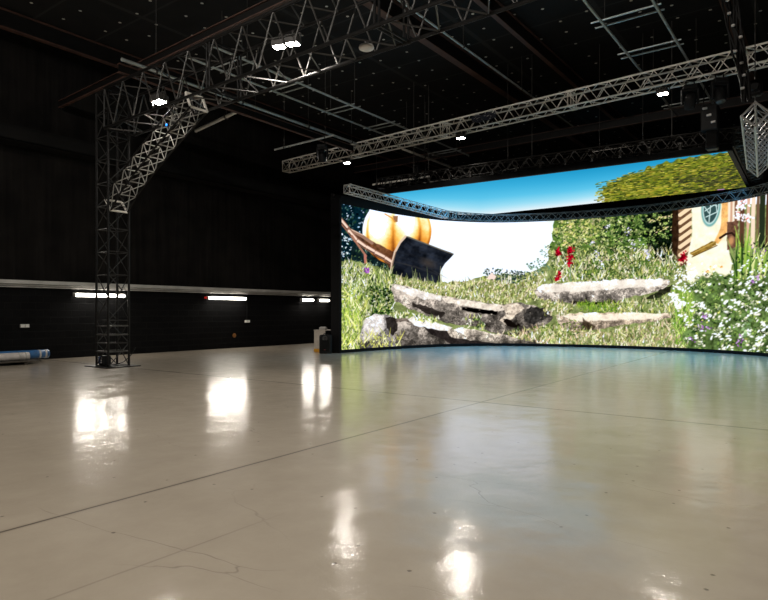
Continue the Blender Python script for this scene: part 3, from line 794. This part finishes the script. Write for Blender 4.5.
    rock(c, [(359,350),(361,330),(366,318),(375,314.5),(386,315),(394,318),(393,334),(398,350)], (190,184,182), rnd, crev=8)
    c.poly([(386,317),(396,318),(398,330),(392,336),(387,328)], (44,40,38), .8, 1.2, 3, .5, 2, .9)
    c.poly([(363,322),(372,315.5),(384,316),(384,330),(370,340),(363,340)], (228,222,218), 1.5, 1.2, 4, .25, 2.6, .6)
    grass(c, [(394,310),(440,318),(432,324),(408,318),(394,318)], 170, G1, rnd, 2, 4)
    grass(c, [(360,334),(400,336),(402,352),(358,354)], 110, [(214,210,110),(180,186,96),(230,226,160)], rnd, 4, 10)
    # right-hand slabs
    rock(c, [(534,290),(542,285),(560,283),(600,280.5),(640,278.5),(668,279),(670,283),(662,290),(650,294),(634,296),(616,302),(596,302),(572,304),(556,302),(540,299)], (222,210,198), rnd, wob=.9, crev=8)
    c.poly([(540,286),(560,284),(640,279.5),(666,280),(660,286),(630,288),(580,291),(545,293)], (244,234,222), 1.2, .8, 5, .10, 3, .75)
    c.poly([(570,301.5),(596,302.5),(614,301),(618,304),(590,305),(572,304.5)], (36,34,28), .7, .8, 3)
    c.poly([(652,294),(666,287),(672,285),(670,292),(656,299),(640,300)], (52,54,42), 1, 1.2, 3, .4, 2)
    grass(c, [(600,304),(690,296),(690,320),(604,316)], 620, G2+G1, rnd, 2, 7)
    grass(c, [(576,303),(620,303),(616,313),(582,312)], 170, [(120,150,60),(86,120,50),(160,180,84)], rnd, 2, 5)
    grass(c, [(540,298),(578,304),(566,316),(545,316)], 160, G2, rnd, 2, 4)
    rock(c, [(556,316),(575,313),(620,312.5),(668,313.5),(672,317),(650,322),(612,326),(596,330),(574,332),(560,326)], (226,206,184), rnd, wob=1.1, crev=6)
    c.poly([(562,315.5),(620,313.5),(668,314),(655,319),(610,320),(576,322)], (246,230,212), 1.2, .8, 5, .1, 3, .8)
    c.poly([(582,318),(596,326),(592,331),(584,327)], (66,56,44), 1, 1, 3, .4, 2, .8)
    grass(c, [(496,334),(545,326),(570,330),(600,332),(660,322),(694,318),(694,352),(560,348)], 1900, G2+G1[:4]+[(196,170,140),(214,190,170)], rnd, 2, 6)
    leaves(c, [(530,328),(575,318),(590,332),(560,342)], 120, [(100,124,60),(70,94,44),(150,160,90)], rnd, .7,1.6)
    grass(c, [(672,290),(700,290),(700,346),(676,346)], 420, [(120,156,64),(150,180,84),(96,134,58),(186,204,120)], rnd, 6, 14)
    # cottage
    c.poly([(672,198),(692,198),(690,262),(676,262)], (112,90,70), .8, 1, 4, .4, 3)
    for k in range(7):
        y = 206+k*8; c.line((680,y+9),(691,y+1),3.8,3.8,(230,204,172)); c.line((680,y+12.5),(691,y+4.5),1.2,1.2,(112,84,64))
    c.poly([(672,198),(678,198),(679,240),(676,258),(672,250)], (58,44,34), .8, .8, 4, .4, 3)
    c.poly([(692,196),(735,186),(734,226),(727,246),(732,262),(728,284),(688,284),(686,262),(692,236)], (250,234,208), .8, .6, 5, .10, 6)
    c.poly([(722,192),(730,190),(728,230),(718,244),(714,242),(721,228)], (226,176,116), .8, .6, 4, .2, 3)
    c.poly([(728,180),(740,178),(738,226),(728,228)], (236,214,196), .6); 
    for x, w_, col in ((731,2.2,(196,160,136)),(735.5,2.6,(126,92,72)),(742,4.5,(98,72,58)),(748,3,(206,170,150)),(753,4,(234,206,186)),(757.5,3,(120,98,80)),(762,5.5,(52,60,46)),(767,2.5,(92,66,52)),(771,4,(198,170,148)),(777,5,(84,62,50)),(784,6,(190,160,136))):
        c.pl([(x+2,172),(x+.5,205),(x-.5,246)], w_, col)
    c.poly([(727,222),(738,221),(738,246),(727,250)], (112,84,70), .6, .5, 3, .3, 3)
    # oval leaded window
    c.dab(711,207,10.2,21,.12,(118,164,162),1,.10); c.dab(711,207,8.4,18.2,.12,(200,220,216),1,.10); c.dab(711,207,7.5,16.6,.12,(64,88,88),1,.10)
    for a, b in (((706,202),(717,206)),((705,211),(717,203)),((706,217),(717,212)),((712,192),(709,222)),((704,206),(709,213)),((715,196),(717,212))):
        c.line(a, b, 1.0, 1.0, (186,208,206))
    c.pl([(720,238),(726,234),(732,233),(735,236)], 2.2, (60,44,38)); c.dab(731,241,4,6,.2,(206,158,112),.8)
    c.poly([(689.5,253),(712,241),(716,241.5),(716,245),(694,256.5)], (142,116,62), .6, .3, 3, .3, 2); c.pl([(691,254),(714,242.5)], 1.2, (186,160,96), .8)
    c.pl([(692,257),(717,245.5)], 1., (86,66,34), .8)
    # flower bed at right
    bed = [(690,284),(706,277),(735,271),(768,262),(900,220),(900,384),(690,384),(684,340),(694,312)]
    c.poly(bed, (96,116,72), 2.5, 5, 6, .55, 4)
    leaves(c, bed, 1500, G1+DK+[(110,146,70),(140,170,90),(120,140,90)], rnd, .8, 2.5)
    clumps(c, [(684,288),(700,272),(735,268),(768,262),(900,230),(900,384),(690,384),(684,340)], 420, [(186,200,130),(150,178,96),(206,214,170),(226,226,200)], [(40,58,36),(26,40,28),(70,94,52)], rnd, 2, 4.5)
    for (x,y) in scatter([(664,288),(700,262),(735,272),(768,262),(900,230),(900,384),(700,384),(688,330)], 470, rnd):
        for k in range(rnd.randint(1,4)):
            c.dab(x+rnd.gauss(0,1.7), y+rnd.gauss(0,1.4), rnd.uniform(1.1,3.2), rnd.uniform(.8,1.7), rnd.uniform(-1.1,.3), rnd.choice([(255,255,252),(246,244,238),(232,232,228),(250,240,226)]), .95)
    for (x,y) in scatter([(676,270),(690,264),(700,276),(690,292),(672,290)], 40, rnd):
        c.dab(x, y, rnd.uniform(.9,1.8), rnd.uniform(.7,1.3), rnd.uniform(-1,1), (244,244,240), .95)
    for (x,y) in ((712,268),(720,266),(708,272)):
        for k in range(5): c.dab(x+rnd.gauss(0,1.8), y+rnd.gauss(0,1.8), 1.3,1.1,0,rnd.choice([(232,190,110),(246,222,170),(214,150,80)]),.9)
    for (x,y,n) in ((757,251,14),(764,252,12),(758,277,12),(753,280,10),(763,274,10),(704,317,12),(701,328,10),(708,328,8),(692,339,6),(738,343,10),(742,338,8),(757,262,6),(800,300,12),(820,262,12),(790,338,12)):
        for k in range(n): c.dab(x+rnd.gauss(0,1.9), y+rnd.gauss(0,2.0), 1.2, 1.0, rnd.random()*3, rnd.choice([(148,98,168),(176,132,194),(108,66,128),(198,168,214)]), .95)
    leaves(c, [(742,325),(752,318),(752,338),(744,338)], 14, [(150,176,130),(120,150,104)], rnd, 1.5, 3.4)
    # orchids and strap leaves in front of the cottage
    for k in range(52):
        x = 735+rnd.random()*30; y = 268+rnd.random()*12; h = rnd.uniform(14,44); dx = rnd.gauss(3,8)
        m_ = (x+dx*.35, y-h*.6); w_ = rnd.uniform(1.4,2.6); col = rnd.choice([(150,178,84),(176,196,110),(110,146,66),(206,212,150),(72,104,52),(48,72,40),(132,150,92)])
        c.line((x,y), m_, w_, w_*.8, col, .9); c.line(m_, (x+dx,y-h), w_*.8, .5, [v*1.08 for v in col], .9)
    leaves(c, [(735,246),(768,240),(768,276),(738,276)], 60, DK+[(120,130,80),(196,180,150)], rnd, .8, 2)
    for (x,y) in scatter([(728,262),(768,254),(768,284),(728,284)], 34, rnd): c.dab(x,y,rnd.uniform(1,2.4),rnd.uniform(.8,1.4),rnd.uniform(-1,.4),(246,244,238),.95)
    for (x,y,n) in ((745,197,16),(741,206,16),(738,215,20),(747,218,26),(743,203,14)):
        for k in range(n): c.dab(x+rnd.gauss(0,2.4), y+rnd.gauss(0,2.2), rnd.uniform(1.2,2.4), rnd.uniform(.9,1.6), rnd.random()*3, rnd.choice([(255,250,248),(250,236,234),(240,214,212)]), .95)
        for k in range(3): c.dab(x+rnd.gauss(0,1.2), y+rnd.gauss(0,1.2), 1.0, .8, rnd.random()*3, (222,120,112), .9)
    # right of the picture frame: more of the same garden
    for k in range(14):
        x = 790+k*8; c.pl([(x+3,120),(x,215)], 5, rnd.choice([(190,160,136),(84,62,50),(226,200,176),(52,60,46)]), .8)
    for (x,y) in scatter([(775,215),(900,190),(900,240),(775,262)], 120, rnd):
        c.dab(x, y, rnd.uniform(1.5,4), rnd.uniform(1,2.4), rnd.uniform(0,3), rnd.choice(G1+DK), .9)
    for (x,y,n,w,h) in ((558,252,44,1.4,1.9),(570,250,34,1.5,2.0),(570.5,257,30,1.4,2.6),(569.5,263,16,.8,1.6),(557,279,18,1.0,1.4),(559.5,274,18,.9,1.6),(683,257.5,60,1.9,2.4)):
        for k in range(n): c.dab(x+rnd.gauss(0,w), y+rnd.gauss(0,h), 1.25, 1.1, rnd.random()*3, rnd.choice([(164,14,44),(192,26,60),(130,8,36),(82,6,24)]), .95)
    a = c.a; g = a.mean(-1, keepdims=True)          # crisp contrast of a bright panel
    a = g + (a-g)*1.02; a = .5 + (a-.5)*1.25 + .02
    return np.clip(a, 0, 1.)

def paint_ceiling():
    rnd = random.Random(9)
    c = Canvas(CX, CY, 800, 260, CS, (0,0,0))
    # sky: deep blue at the front edge, paling to white towards the back
    front = 195 - (c.X-382)*.1215; back = np.interp(c.X, [330,430,480,556,610,743,800],[214,214,219,212,204,187,182])
    t = np.clip((c.Y-front)/np.maximum(back-front,4), 0, 1)
    st = np.array([0,.25,.5,.72,.88,1.0]); cc = np.array([(34,156,206),(58,176,222),(92,198,236),(158,224,246),(226,244,252),(255,255,255)])/255.
    left = np.clip((c.X-390)/160,0,1); t2 = np.clip(t*(.92+.1*left) + .30*(1-np.clip((c.X-385)/190,0,1))*(1-t),0,1)
    c.a = np.stack([np.interp(t2,st,cc[:,k]) for k in range(3)],-1)
    reg = [(604,202),(600,193),(608,183),(624,178),(650,168),(672,160),(700,157),(730,153),(760,150),(760,200),(700,200),(640,204),(618,204)]
    c.poly(reg, (112,122,34), 1.2, 3, 6, .45, 5)
    cols = [(146,150,38),(184,178,52),(96,110,30),(62,80,24),(44,58,24),(166,146,52),(206,196,84),(120,132,46)]
    for (x,y) in scatter([(598,204),(596,190),(612,180),(650,167),(700,156),(760,149),(760,202),(640,206)], 2600, rnd):
        k = rnd.uniform(.7,1.2); l = rnd.uniform(1.5,5.5); col = [min(255,v*k) for v in rnd.choice(cols)]
        c.line((x,y),(x+l,y-l*rnd.uniform(.02,.3)), rnd.uniform(.5,1.3), .4, col, .9)
    for (x,y) in scatter([(670,178),(756,160),(760,200),(690,200)], 420, rnd):
        l = rnd.uniform(2,7); c.line((x,y),(x+l,y-l*.16), rnd.uniform(.6,1.4), .5, rnd.choice([(40,50,28),(66,72,34),(96,98,50),(52,52,34)]), .8)
    for (x,y) in scatter([(594,204),(594,182),(615,176),(640,171),(640,185),(606,200)], 110, rnd):
        c.line((x,y),(x+rnd.uniform(2,6),y-rnd.uniform(0,1.2)), .9, .4, rnd.choice(cols), .9)
    for (x,y) in scatter([(608,204),(660,196),(700,192),(700,200),(640,204)], 160, rnd):
        c.line((x,y),(x+rnd.uniform(2,5),y-.6), 1., .4, rnd.choice([(226,196,70),(206,176,60),(236,214,110)]), .85)
    c.pl([(718,190),(724,189.4)], 1.3, (190,140,190))
    return np.clip(c.a, 0, 1)
def srgb2lin(c):
    c = np.clip(c, 0, None)
    return np.where(c <= .04045, c/12.92, ((c+.055)/1.055)**2.4)
def sample(img, x0, y0, S, px, py):
    h, w = img.shape[:2]
    u = np.clip((px-x0)*S-.5, 0, w-1.001); v = np.clip((py-y0)*S-.5, 0, h-1.001)
    i, j = u.astype(int), v.astype(int); fu, fv = (u-i)[:,None], (v-j)[:,None]
    return (img[j,i]*(1-fu)+img[j,i+1]*fu)*(1-fv) + (img[j+1,i]*(1-fu)+img[j+1,i+1]*fu)*fv
def led_material(strength):
    m = bpy.data.materials.new('LED picture'); m.use_nodes = True
    nt = m.node_tree; nt.nodes.clear()
    o = nt.nodes.new('ShaderNodeOutputMaterial'); e = nt.nodes.new('ShaderNodeEmission')
    a = nt.nodes.new('ShaderNodeVertexColor'); a.layer_name = 'picture'
    e.inputs['Strength'].default_value = strength
    nt.links.new(a.outputs['Color'], e.inputs['Color']); nt.links.new(e.outputs[0], o.inputs['Surface'])
    return m
def led_surface(name, P, cols, m, parent):
    """P: (rows, cols, 3) world points; cols: (rows*cols, 3) linear colour"""
    R, Cn = P.shape[:2]
    me = bpy.data.meshes.new(name)
    idx = np.arange(R*Cn).reshape(R,Cn)
    q = np.stack([idx[:-1,:-1],idx[:-1,1:],idx[1:,1:],idx[1:,:-1]],-1).reshape(-1,4)
    me.vertices.add(R*Cn); me.vertices.foreach_set('co', P.reshape(-1).astype(np.float32))
    me.loops.add(q.size); me.loops.foreach_set('vertex_index', q.reshape(-1).astype(np.int32))
    me.polygons.add(len(q)); me.polygons.foreach_set('loop_start', np.arange(0,q.size,4,dtype=np.int32))
    me.update(calc_edges=True)
    at = me.color_attributes.new('picture','FLOAT_COLOR','POINT')
    at.data.foreach_set('color', np.c_[cols, np.ones(len(cols))].astype(np.float32).reshape(-1))
    me.materials.append(m)
    o = bpy.data.objects.new(name, me); COL.objects.link(o); o.parent = parent
    return o

lw = thing('led_wall', 'tall curved LED screen wall showing a sunny garden with a giant pumpkin', 'screen', (0,0,0))
s1 = np.linspace(0.02, 25.5, 980); s2 = np.linspace(25.5, LEN-.02, 110)[1:]
ss = np.r_[s1, s2]; zs = np.linspace(ZB, ZT, 330)
cxy = curve_at(ss) + curve_n(ss)*.0
P = np.zeros((len(zs), len(ss), 3)); P[:,:,0] = cxy[None,:,0]; P[:,:,1] = cxy[None,:,1]; P[:,:,2] = zs[:,None]
ppx, ppy, _ = project(P[...,0].ravel(), P[...,1].ravel(), P[...,2].ravel())
img = paint_wall()
pic = srgb2lin(sample(img, WX, WY, WS, ppx, ppy))
bright = np.clip((pic.min(-1, keepdims=True)-.93)/.07, 0, 1)      # near-white sky overdriven, mostly in blue, to tint its floor reflection
led_surface('display', P, pic*(1+bright*np.array([.02,.16,.42])), led_material(1.0), lw)
def ribbon(sa, sb, n, off0, off1, z0, z1):
    """solid strip that follows the curve, between offsets off0..off1 outward, z0..z1"""
    g = MB(); q = np.linspace(sa, sb, n); c = curve_at(q); nn = curve_n(q); vs = []
    for i in range(n):
        for (o, z) in ((off0,z0),(off1,z0),(off1,z1),(off0,z1)):
            vs.append((c[i,0]+nn[i,0]*o, c[i,1]+nn[i,1]*o, z))
    fs = []
    for i in range(n-1):
        for k in range(4):
            fs.append((i*4+k, i*4+(k+1)%4, i*4+4+(k+1)%4, i*4+4+k))
    fs += [(3,2,1,0), tuple(range((n-1)*4, n*4))]
    return g.add(vs, fs)
ribbon(0, LEN, 130, .012, -.30, 0, ZB).build('plinth', M['led_face'], lw)
ribbon(0, LEN, 130, .012, -.30, ZT, ZT+.31).build('top_border', M['led_face'], lw)
ribbon(0, LEN, 130, -.03, -.12, ZB, ZT).build('cabinet_backs', M['led_face'], lw)
e = curve_at(0.); n0 = curve_n(0.)
g = MB(); g.box((e[0]-.18, e[1]-.05, ZT/2+.05),(.42,.10,ZT+.31)); g.build('side_post', M['led_face'], lw)
e2 = curve_at(LEN); MB().box((e2[0]+.18, e2[1]-.05, ZT/2+.05),(.42,.10,ZT+.1)).build('side_post', M['led_face'], lw)
# black drape that closes the side of the wall
dr = MB(); pts_ = []
for k in range(40):
    y = 16.98 + k*.10; x = -14.98 + .05*math.sin(k*1.9) ; pts_.append((x,y))
vs = []
for (x,y) in pts_: vs += [(x,y,.04),(x,y,5.9),(x-.02,y,5.9),(x-.02,y,.04)]
fs = []
for i in range(39):
    for k in range(4): fs.append((i*4+k,i*4+(k+1)%4,i*4+4+(k+1)%4,i*4+4+k))
dr.add(vs, fs+[(0,1,2,3),tuple(range(39*4+3,39*4-1,-1))])
tag(dr.build('side_drape', M['black_cloth']), 'black drape hanging beside the left end of the curved screen', 'drape')

# truss that follows the top of the LED wall
ct = thing('curved_truss', 'thin dark truss following the curved top edge of the screen wall', 'truss', (0,0,0))
SA = 5.55
sT = np.arange(SA, LEN-.2, .52)
def ctp(s, o, z):
    c = curve_at(s); n = curve_n(s)
    k = np.clip((s-SA)/3.5, 0, 1); o = o + .34*(1-k)
    return Vector((c[0]+n[0]*o, c[1]+n[1]*o, z))
cc = [(.36,5.46),(.08,5.46),(.08,5.74),(.36,5.74)]
for (o,z) in cc:
    MB().path([ctp(s,o,z) for s in sT], .020, 6).build('chord', M['dark_metal'], ct)
for k in range(4):
    a, b = cc[k], cc[(k+1)%4]; g = MB()
    for i in range(len(sT)-1):
        sm = (sT[i]+sT[i+1])/2
        g.tube(ctp(sT[i],*a), ctp(sm,*b), .010, 5, False); g.tube(ctp(sm,*b), ctp(sT[i+1],*a), .010, 5, False)
    g.build('lattice', M['curve_lattice'], ct)
for s_ in (SA+.02, SA+.55):
    g = MB()
    for k in range(4): g.tube(ctp(s_,*cc[k]), ctp(s_,*cc[(k+1)%4]), .022, 6)
    g.build('joint_frame', M['silver_dull'], ct)
L0 = Vector((-13.62,16.25,5.64)); pe = ctp(SA,.22,5.56); L1 = Vector((pe.x, pe.y-.10, 5.46)); ld = L1-L0
lt_ = thing('box_truss', 'short dull aluminium truss angled back over the left end of the curved screen', 'truss', L0, math.atan2(ld.y,ld.x))
lt_.rotation_euler = (0, math.asin(-ld.z/ld.length), math.atan2(ld.y,ld.x))
truss_parts(lt_, ld.length, .28, .28, .022, .010, .42, M['silver_dull'])

# ------------------------------------------------------------------ overhead LED panel
lc = thing('led_ceiling', 'flat overhead LED screen showing blue sky and a leafy branch', 'screen', (0,0,0))
ZC = 5.92
q00, q10, q11, q01 = (np.array(v) for v in ((-13.75,18.42),(-2.38,19.08),(-2.52,25.0),(-13.75,25.0)))
uu, vv = np.meshgrid(np.linspace(0,1,520), np.linspace(0,1,170))
xy = ((1-uu)*(1-vv))[...,None]*q00 + (uu*(1-vv))[...,None]*q10 + (uu*vv)[...,None]*q11 + ((1-uu)*vv)[...,None]*q01
P = np.concatenate([xy, np.full(xy.shape[:2]+(1,), ZC)], -1)[:, ::-1]
ppx, ppy, _ = project(P[...,0].ravel(), P[...,1].ravel(), P[...,2].ravel())
cimg = paint_ceiling()
led_surface('display', P, srgb2lin(sample(cimg, CX, CY, CS, ppx, ppy)), led_material(1.0), lc)
gl = bpy.data.lights.new('added_blue_fill', 'AREA'); gl.shape = 'RECTANGLE'; gl.size = 11.2; gl.size_y = 6.0  # added blue area light below the panel, tints the floor
gl.energy = 800; gl.color = (.10,.50,1.); gl.spread = math.radians(110)
go = bpy.data.objects.new('added_blue_fill', gl); COL.objects.link(go); go.parent = lc; go.location = (-8.1, 21.9, ZC-.02)
def slab(quad, z0, z1):
    vs = [(x,y,z) for z in (z0,z1) for (x,y) in quad]
    return MB().add(vs, [(3,2,1,0),(4,5,6,7),(0,1,5,4),(1,2,6,5),(2,3,7,6),(3,0,4,7)])
slab([tuple(q00+(-.0,-.0)),tuple(q10),tuple(q11),tuple(q01)], ZC+.01, ZC+.16).build('cabinets', M['led_face'], lc)
def edge(a, b, w):
    a, b = np.array(a), np.array(b); t = (b-a)/np.linalg.norm(b-a); n = np.array([t[1],-t[0]])
    return slab([tuple(a-t*.05),tuple(b+t*.05),tuple(b+t*.05+n*w),tuple(a-t*.05+n*w)], ZC-.01, ZC+.18)
edge(q00,q10,.10).build('front_edge', M['led_face'], lc)
edge(q10,q11,.12).build('side_edge', M['led_face'], lc)
edge(q01,q00,.12).build('side_edge', M['led_face'], lc)
# black carrying truss with hoist brackets over its front edge
fr = thing('screen_truss', 'black truss with small brackets carrying the front edge of the overhead screen', 'truss', (-14.0,18.42+.25,6.22), math.atan2(.66,11.37))
truss_parts(fr, 11.9, .35, .35, .026, .013, .5, M['black_metal'], mb=M['dark_metal'])
for k in range(14):
    g = MB(); x = .6+k*.82; g.box((x,-.2,-.06),(.06,.04,.26)); g.box((x,-.2,.1),(.12,.06,.05)); g.tube((x-.05,-.2,-.15),(x+.07,-.2,.07),.012,5)
    g.build('bracket', M['dark_metal'], fr)
for x in (1.5,6,10.2):
    MB().tube((x,0,.35),(x,0,3.75),.012,6).build('hoist_chain', M['dark_metal'], fr)
sr = thing('screen_truss', 'black truss along the right side of the overhead screen', 'truss', (-2.05,18.9,6.0), math.atan2(6.2,-.15))
truss_parts(sr, 6.2, .35, .35, .026, .013, .5, M['black_metal'], mb=M['dark_metal'])

# ------------------------------------------------------------------ hanging equipment
def moving_head(label, loc, rz, tilt, group='moving head lights'):
    o = thing('moving_spotlight', label, 'stage light', loc, rz, group)
    g = MB(); g.bevel_box((0,0,-.06),(.34,.26,.12),.02); g.tube((-.1,0,0),(-.1,0,.12),.02,8); g.tube((.1,0,0),(.1,0,.12),.02,8); g.build('base', M['black_plastic'], o)
    y = MB()
    for s in (-1,1): y.bevel_box((s*.19,0,-.30),(.05,.13,.40),.012)
    y.bevel_box((0,0,-.14),(.42,.14,.06),.012); y.build('yoke', M['black_plastic'], o)
    ax = Vector((0, math.sin(tilt), -math.cos(tilt)))
    MB().lathe((0,0,-.40)-ax*.22 if False else Vector((0,0,-.40))-ax*.2, ax, [(.04,0),(.12,.03),(.15,.12),(.145,.28),(.13,.40),(.12,.42)],18).build('head', M['black_plastic'], o, True)
    MB().lathe(Vector((0,0,-.40))+ax*.215, ax, [(.115,0),(.10,.01),(.05,.018)],18).build('lens', M['dark_metal'], o, True)
    return o
p = on_silver(16.25); moving_head('black moving head light under the silver truss, right of its right flood lamp', (p.x,p.y,p.z-.12), .3, .5)
p = on_silver(16.95); moving_head('black moving head light under the silver truss, rightmost one', (p.x,p.y,p.z-.12), .6, -.3)
p = on_silver(10.1); 
o = thing('cable_bundle', 'dark cable bundle clipped along the middle of the silver truss', 'cable', (p.x,p.y,p.z), srz)
g = MB()
for k in range(5): g.path([(-.45+i*.1, -.22-.01*k, .16+.04*k+.03*math.sin(i*1.7+k)) for i in range(10)], .022, 6)
g.build('cables', mat('blue grey cable', (.03,.035,.06), .5), o)
moving_head('small black stage light hanging from the conduit pipe left of the silver truss', (-14.9,16.4,7.55), .4, .3)
moving_head('black stage light hanging by the ladder rail behind the silver truss', (-13.6,20.6,7.5), -.5, -.4)
# drop under the silver truss: distribution box column
db = thing('hanging_rack', 'black equipment column hanging below the right part of the silver truss', 'equipment', tuple(on_silver(16.5)+Vector((.1,.9,-.85))))
g = MB(); g.bevel_box((0,0,0),(.42,.4,.7),.03); g.bevel_box((.05,0,-.6),(.3,.3,.5),.03); g.build('case', M['black_plastic'], db)
g = MB()
for x in (-.22,.22): g.tube((x*.8,0,.34),(x*.4,0,1.6),.015,6)
g.build('sling', M['black_metal'], db)
g = MB()
for k in range(3): g.bevel_box((-.1+.1*k,-.22,.25-.2*k),(.12,.04,.06),.008)
g.build('connector', M['silver_dull'], db)
# cable loom falling from the roof at right, with hoist motor
lm = thing('cable_loom', 'thick bundle of black cables hanging from the roof at top right', 'cable', (-1.9,13.6,0))
g = MB()
for k in range(9):
    a = k*.7; r = .03+.09*random.random()
    g.path([(r*math.cos(a+i*.5)+.1*math.sin(i*.9+k)+.05*i, r*math.sin(a+i*.4)+.16*i, 9.95-i*.5) for i in range(9)], .02+.012*random.random(), 6)
g.build('cables', M['black_plastic'], lm)
g = MB()
for k in range(14):
    z = 9.3-k*.24; t = (9.95-z)/.5; g.bevel_box((.05*t+.1*random.uniform(-1,1), .16*t-.1, z),(.07,.05,.05),.01)
g.build('cable_tie', M['silver_dull'], lm)
hm = thing('chain_hoist', 'black chain hoist motor above the near end of the pale end-on truss', 'hoist', tuple(R0+Vector((-.05,.5,.95))))
g = MB(); g.bevel_box((0,0,0),(.28,.22,.34),.04); g.lathe((0,-.2,0),(0,1,0),[(.08,0),(.1,.03),(.1,.37),(.08,.4)],14); g.build('motor', M['black_plastic'], hm)
MB().tube((0,0,.17),(0,0,3.6),.012,6).build('chain', M['dark_metal'], hm)
MB().path([(0,0,-.17),(.0,0,-.28),(.05,0,-.34),(0,0,-.4),(-.05,0,-.34)], .014, 6).build('hook', M['dark_metal'], hm)

# ------------------------------------------------------------------ things on the floor
# device at the tower's foot, its lead running up the tower
dv = thing('power_box', 'small blue and black power box on the base plate of the tower', 'box', (TX-.15,TY-.14,.026))
MB().bevel_box((0,0,.14),(.26,.22,.26),.02).build('case', M['black_plastic'], dv)
MB().bevel_box((-.09,-.1,.15),(.10,.05,.2),.01).build('cover', M['blue_dark'], dv)
g = MB()
for z in (.09,.15,.21): g.tube((.02,-.10,z),(.02,-.14,z),.022,10)
g.build('socket', M['silver_dull'], dv)
MB().path([(.13,0,.1),(.25,.02,.05),(.38,.1,.04),(.5,.25,.1),(.58,.42,.28),(.6,.55,.5)], .012, 6).build('lead', M['black_plastic'], dv)

# wrapped rolls on a low board at far left
bx, by = -19.0, 7.4
bd_ = thing('board', 'low dark board on the floor under the wrapped rolls', 'board', (bx,by,0))
MB().bevel_box((0,-.3,.095),(1.1,2.4,.03),.006).build('sheet', M['wood'], bd_)
for yy in (-1.2,.5): MB().bevel_box((0,yy,.04),(1.0,.09,.08),.006).build('bearer', M['wood'], bd_)
def roll(name, label, c, L, r, m, mc):
    o = thing(name, label, 'roll', c, PI/2)
    MB().lathe((-L/2,0,r),(1,0,0),[(r*.5,.01),(r*.86,0),(r,.02),(r*.985,L*.25),(r,L*.5),(r*.985,L*.75),(r,L-.02),(r*.86,L),(r*.5,L-.01)],18).build('wrap', m, o, True)
    for x in (L/2-.13, L/2-.30, -L/2+.2): MB().lathe((x,0,r),(1,0,0),[(r*1.012,0),(r*1.012,.05)],18).build('tape', mc, o, True)
    return o
roll('wrapped_roll', 'blue wrapped roll lying on a low board at far left', (-19.18,7.62,.112), 2.4, .13, M['blue'], M['white_wrap'])
roll('wrapped_roll', 'white wrapped roll in front of the blue roll at far left', (-18.80,7.05,.112), 2.1, .115, M['white_wrap'], M['grey_paint'])

# case and speaker beside the screen
cs = thing('flight_case', 'pale grey equipment case on an amber base beside the screen', 'case', (-15.52,17.22,0), .1)
MB().bevel_box((0,0,.06),(.56,.66,.12),.02).build('base', M['yellow'], cs)
MB().bevel_box((0,0,.46),(.54,.64,.68),.02).build('body', M['crate'], cs)
MB().bevel_box((0,0,.815),(.56,.66,.03),.01).build('lid', M['crate'], cs)
MB().bevel_box((.28,0,.45),(.03,.66,.70),.01).build('side_panel', M['black_plastic'], cs)
bxx = thing('small_box', 'small grey box lying on top of the pale equipment case', 'box', (-15.55,17.17,.833), .3)
MB().bevel_box((0,0,.045),(.26,.2,.09),.015).build('case', M['grey_paint'], bxx)
MB().bevel_box((0,0,.095),(.2,.12,.02),.006).build('top', M['white_paint'], bxx)
spk = thing('loudspeaker', 'black loudspeaker standing on the floor in front of the pale case', 'speaker', (-14.83,16.52,0), YAW-.15)
sh = MB()
prof = [(-.19,-.16),(.19,-.16),(.23,-.08),(.20,.16),(.12,.2),(-.12,.2),(-.20,.16),(-.23,-.08)]
vs = []
for (z,k) in ((0,.92),(.03,1),(.60,1),(.66,.94),(.68,.8)):
    for (x,y) in prof: vs.append((x*k,y*k,z))
fs = []
for r in range(4):
    for i in range(8): fs.append((r*8+i,r*8+(i+1)%8,r*8+8+(i+1)%8,r*8+8+i))
fs += [tuple(range(7,-1,-1)), tuple(range(32,40))]
sh.add(vs,fs).build('cabinet', M['black_plastic'], spk)
MB().bevel_box((0,-.166,.29),(.33,.02,.40),.008).build('grille', M['black_cloth'], spk)
MB().lathe((0,-.15,.55),(0,-1,0),[(.10,0),(.09,.02),(.05,.01)],16).build('horn', M['dark_metal'], spk)
MB().bevel_box((0,-.178,.14),(.06,.012,.03),.004).build('badge', mat('dull red badge',(.12,.012,.01),.5), spk)
g = MB(); g.path([(-.09,0,.66),(-.08,0,.72),(.08,0,.72),(.09,0,.66)], .014, 6); g.build('handle', M['black_plastic'], spk)
hc = thing('cable_hoop', 'grey looped hose standing up behind the pale case', 'cable', (-15.33,17.78,0))
MB().path([(-.17,0,0),(-.17,0,.72)]+[(-.17*math.cos(t),0,.85+.17*math.sin(t)) for t in np.linspace(0,PI,9)]+[(.17,0,.72),(.17,0,.0)], .026, 8).build('hose', M['grey_paint'], hc, True)

# ------------------------------------------------------------------ camera, world, view
cam = bpy.data.cameras.new('camera'); co = bpy.data.objects.new('camera', cam); COL.objects.link(co)
co.location = (0,0,EYE); co.rotation_euler = (PI/2, 0, YAW)
cam.sensor_fit = 'HORIZONTAL'; cam.sensor_width = 36.; cam.lens = 36.*FPX/768.
cam.shift_y = (HOR-300.)/768.
cam.clip_end = 200
sc.camera = co
w = bpy.data.worlds.new('hall dark'); sc.world = w; w.use_nodes = True
w.node_tree.nodes['Background'].inputs[0].default_value = (0,0,0,1)
w.node_tree.nodes['Background'].inputs[1].default_value = 0
sc.view_settings.view_transform = 'Standard'; sc.view_settings.look = 'None'
sc.view_settings.exposure = 0.; sc.view_settings.gamma = 1.
sc.cycles.use_denoising = True
sc.cycles.max_bounces = 8; sc.cycles.diffuse_bounces = 4
sc.cycles.sample_clamp_indirect = 6.
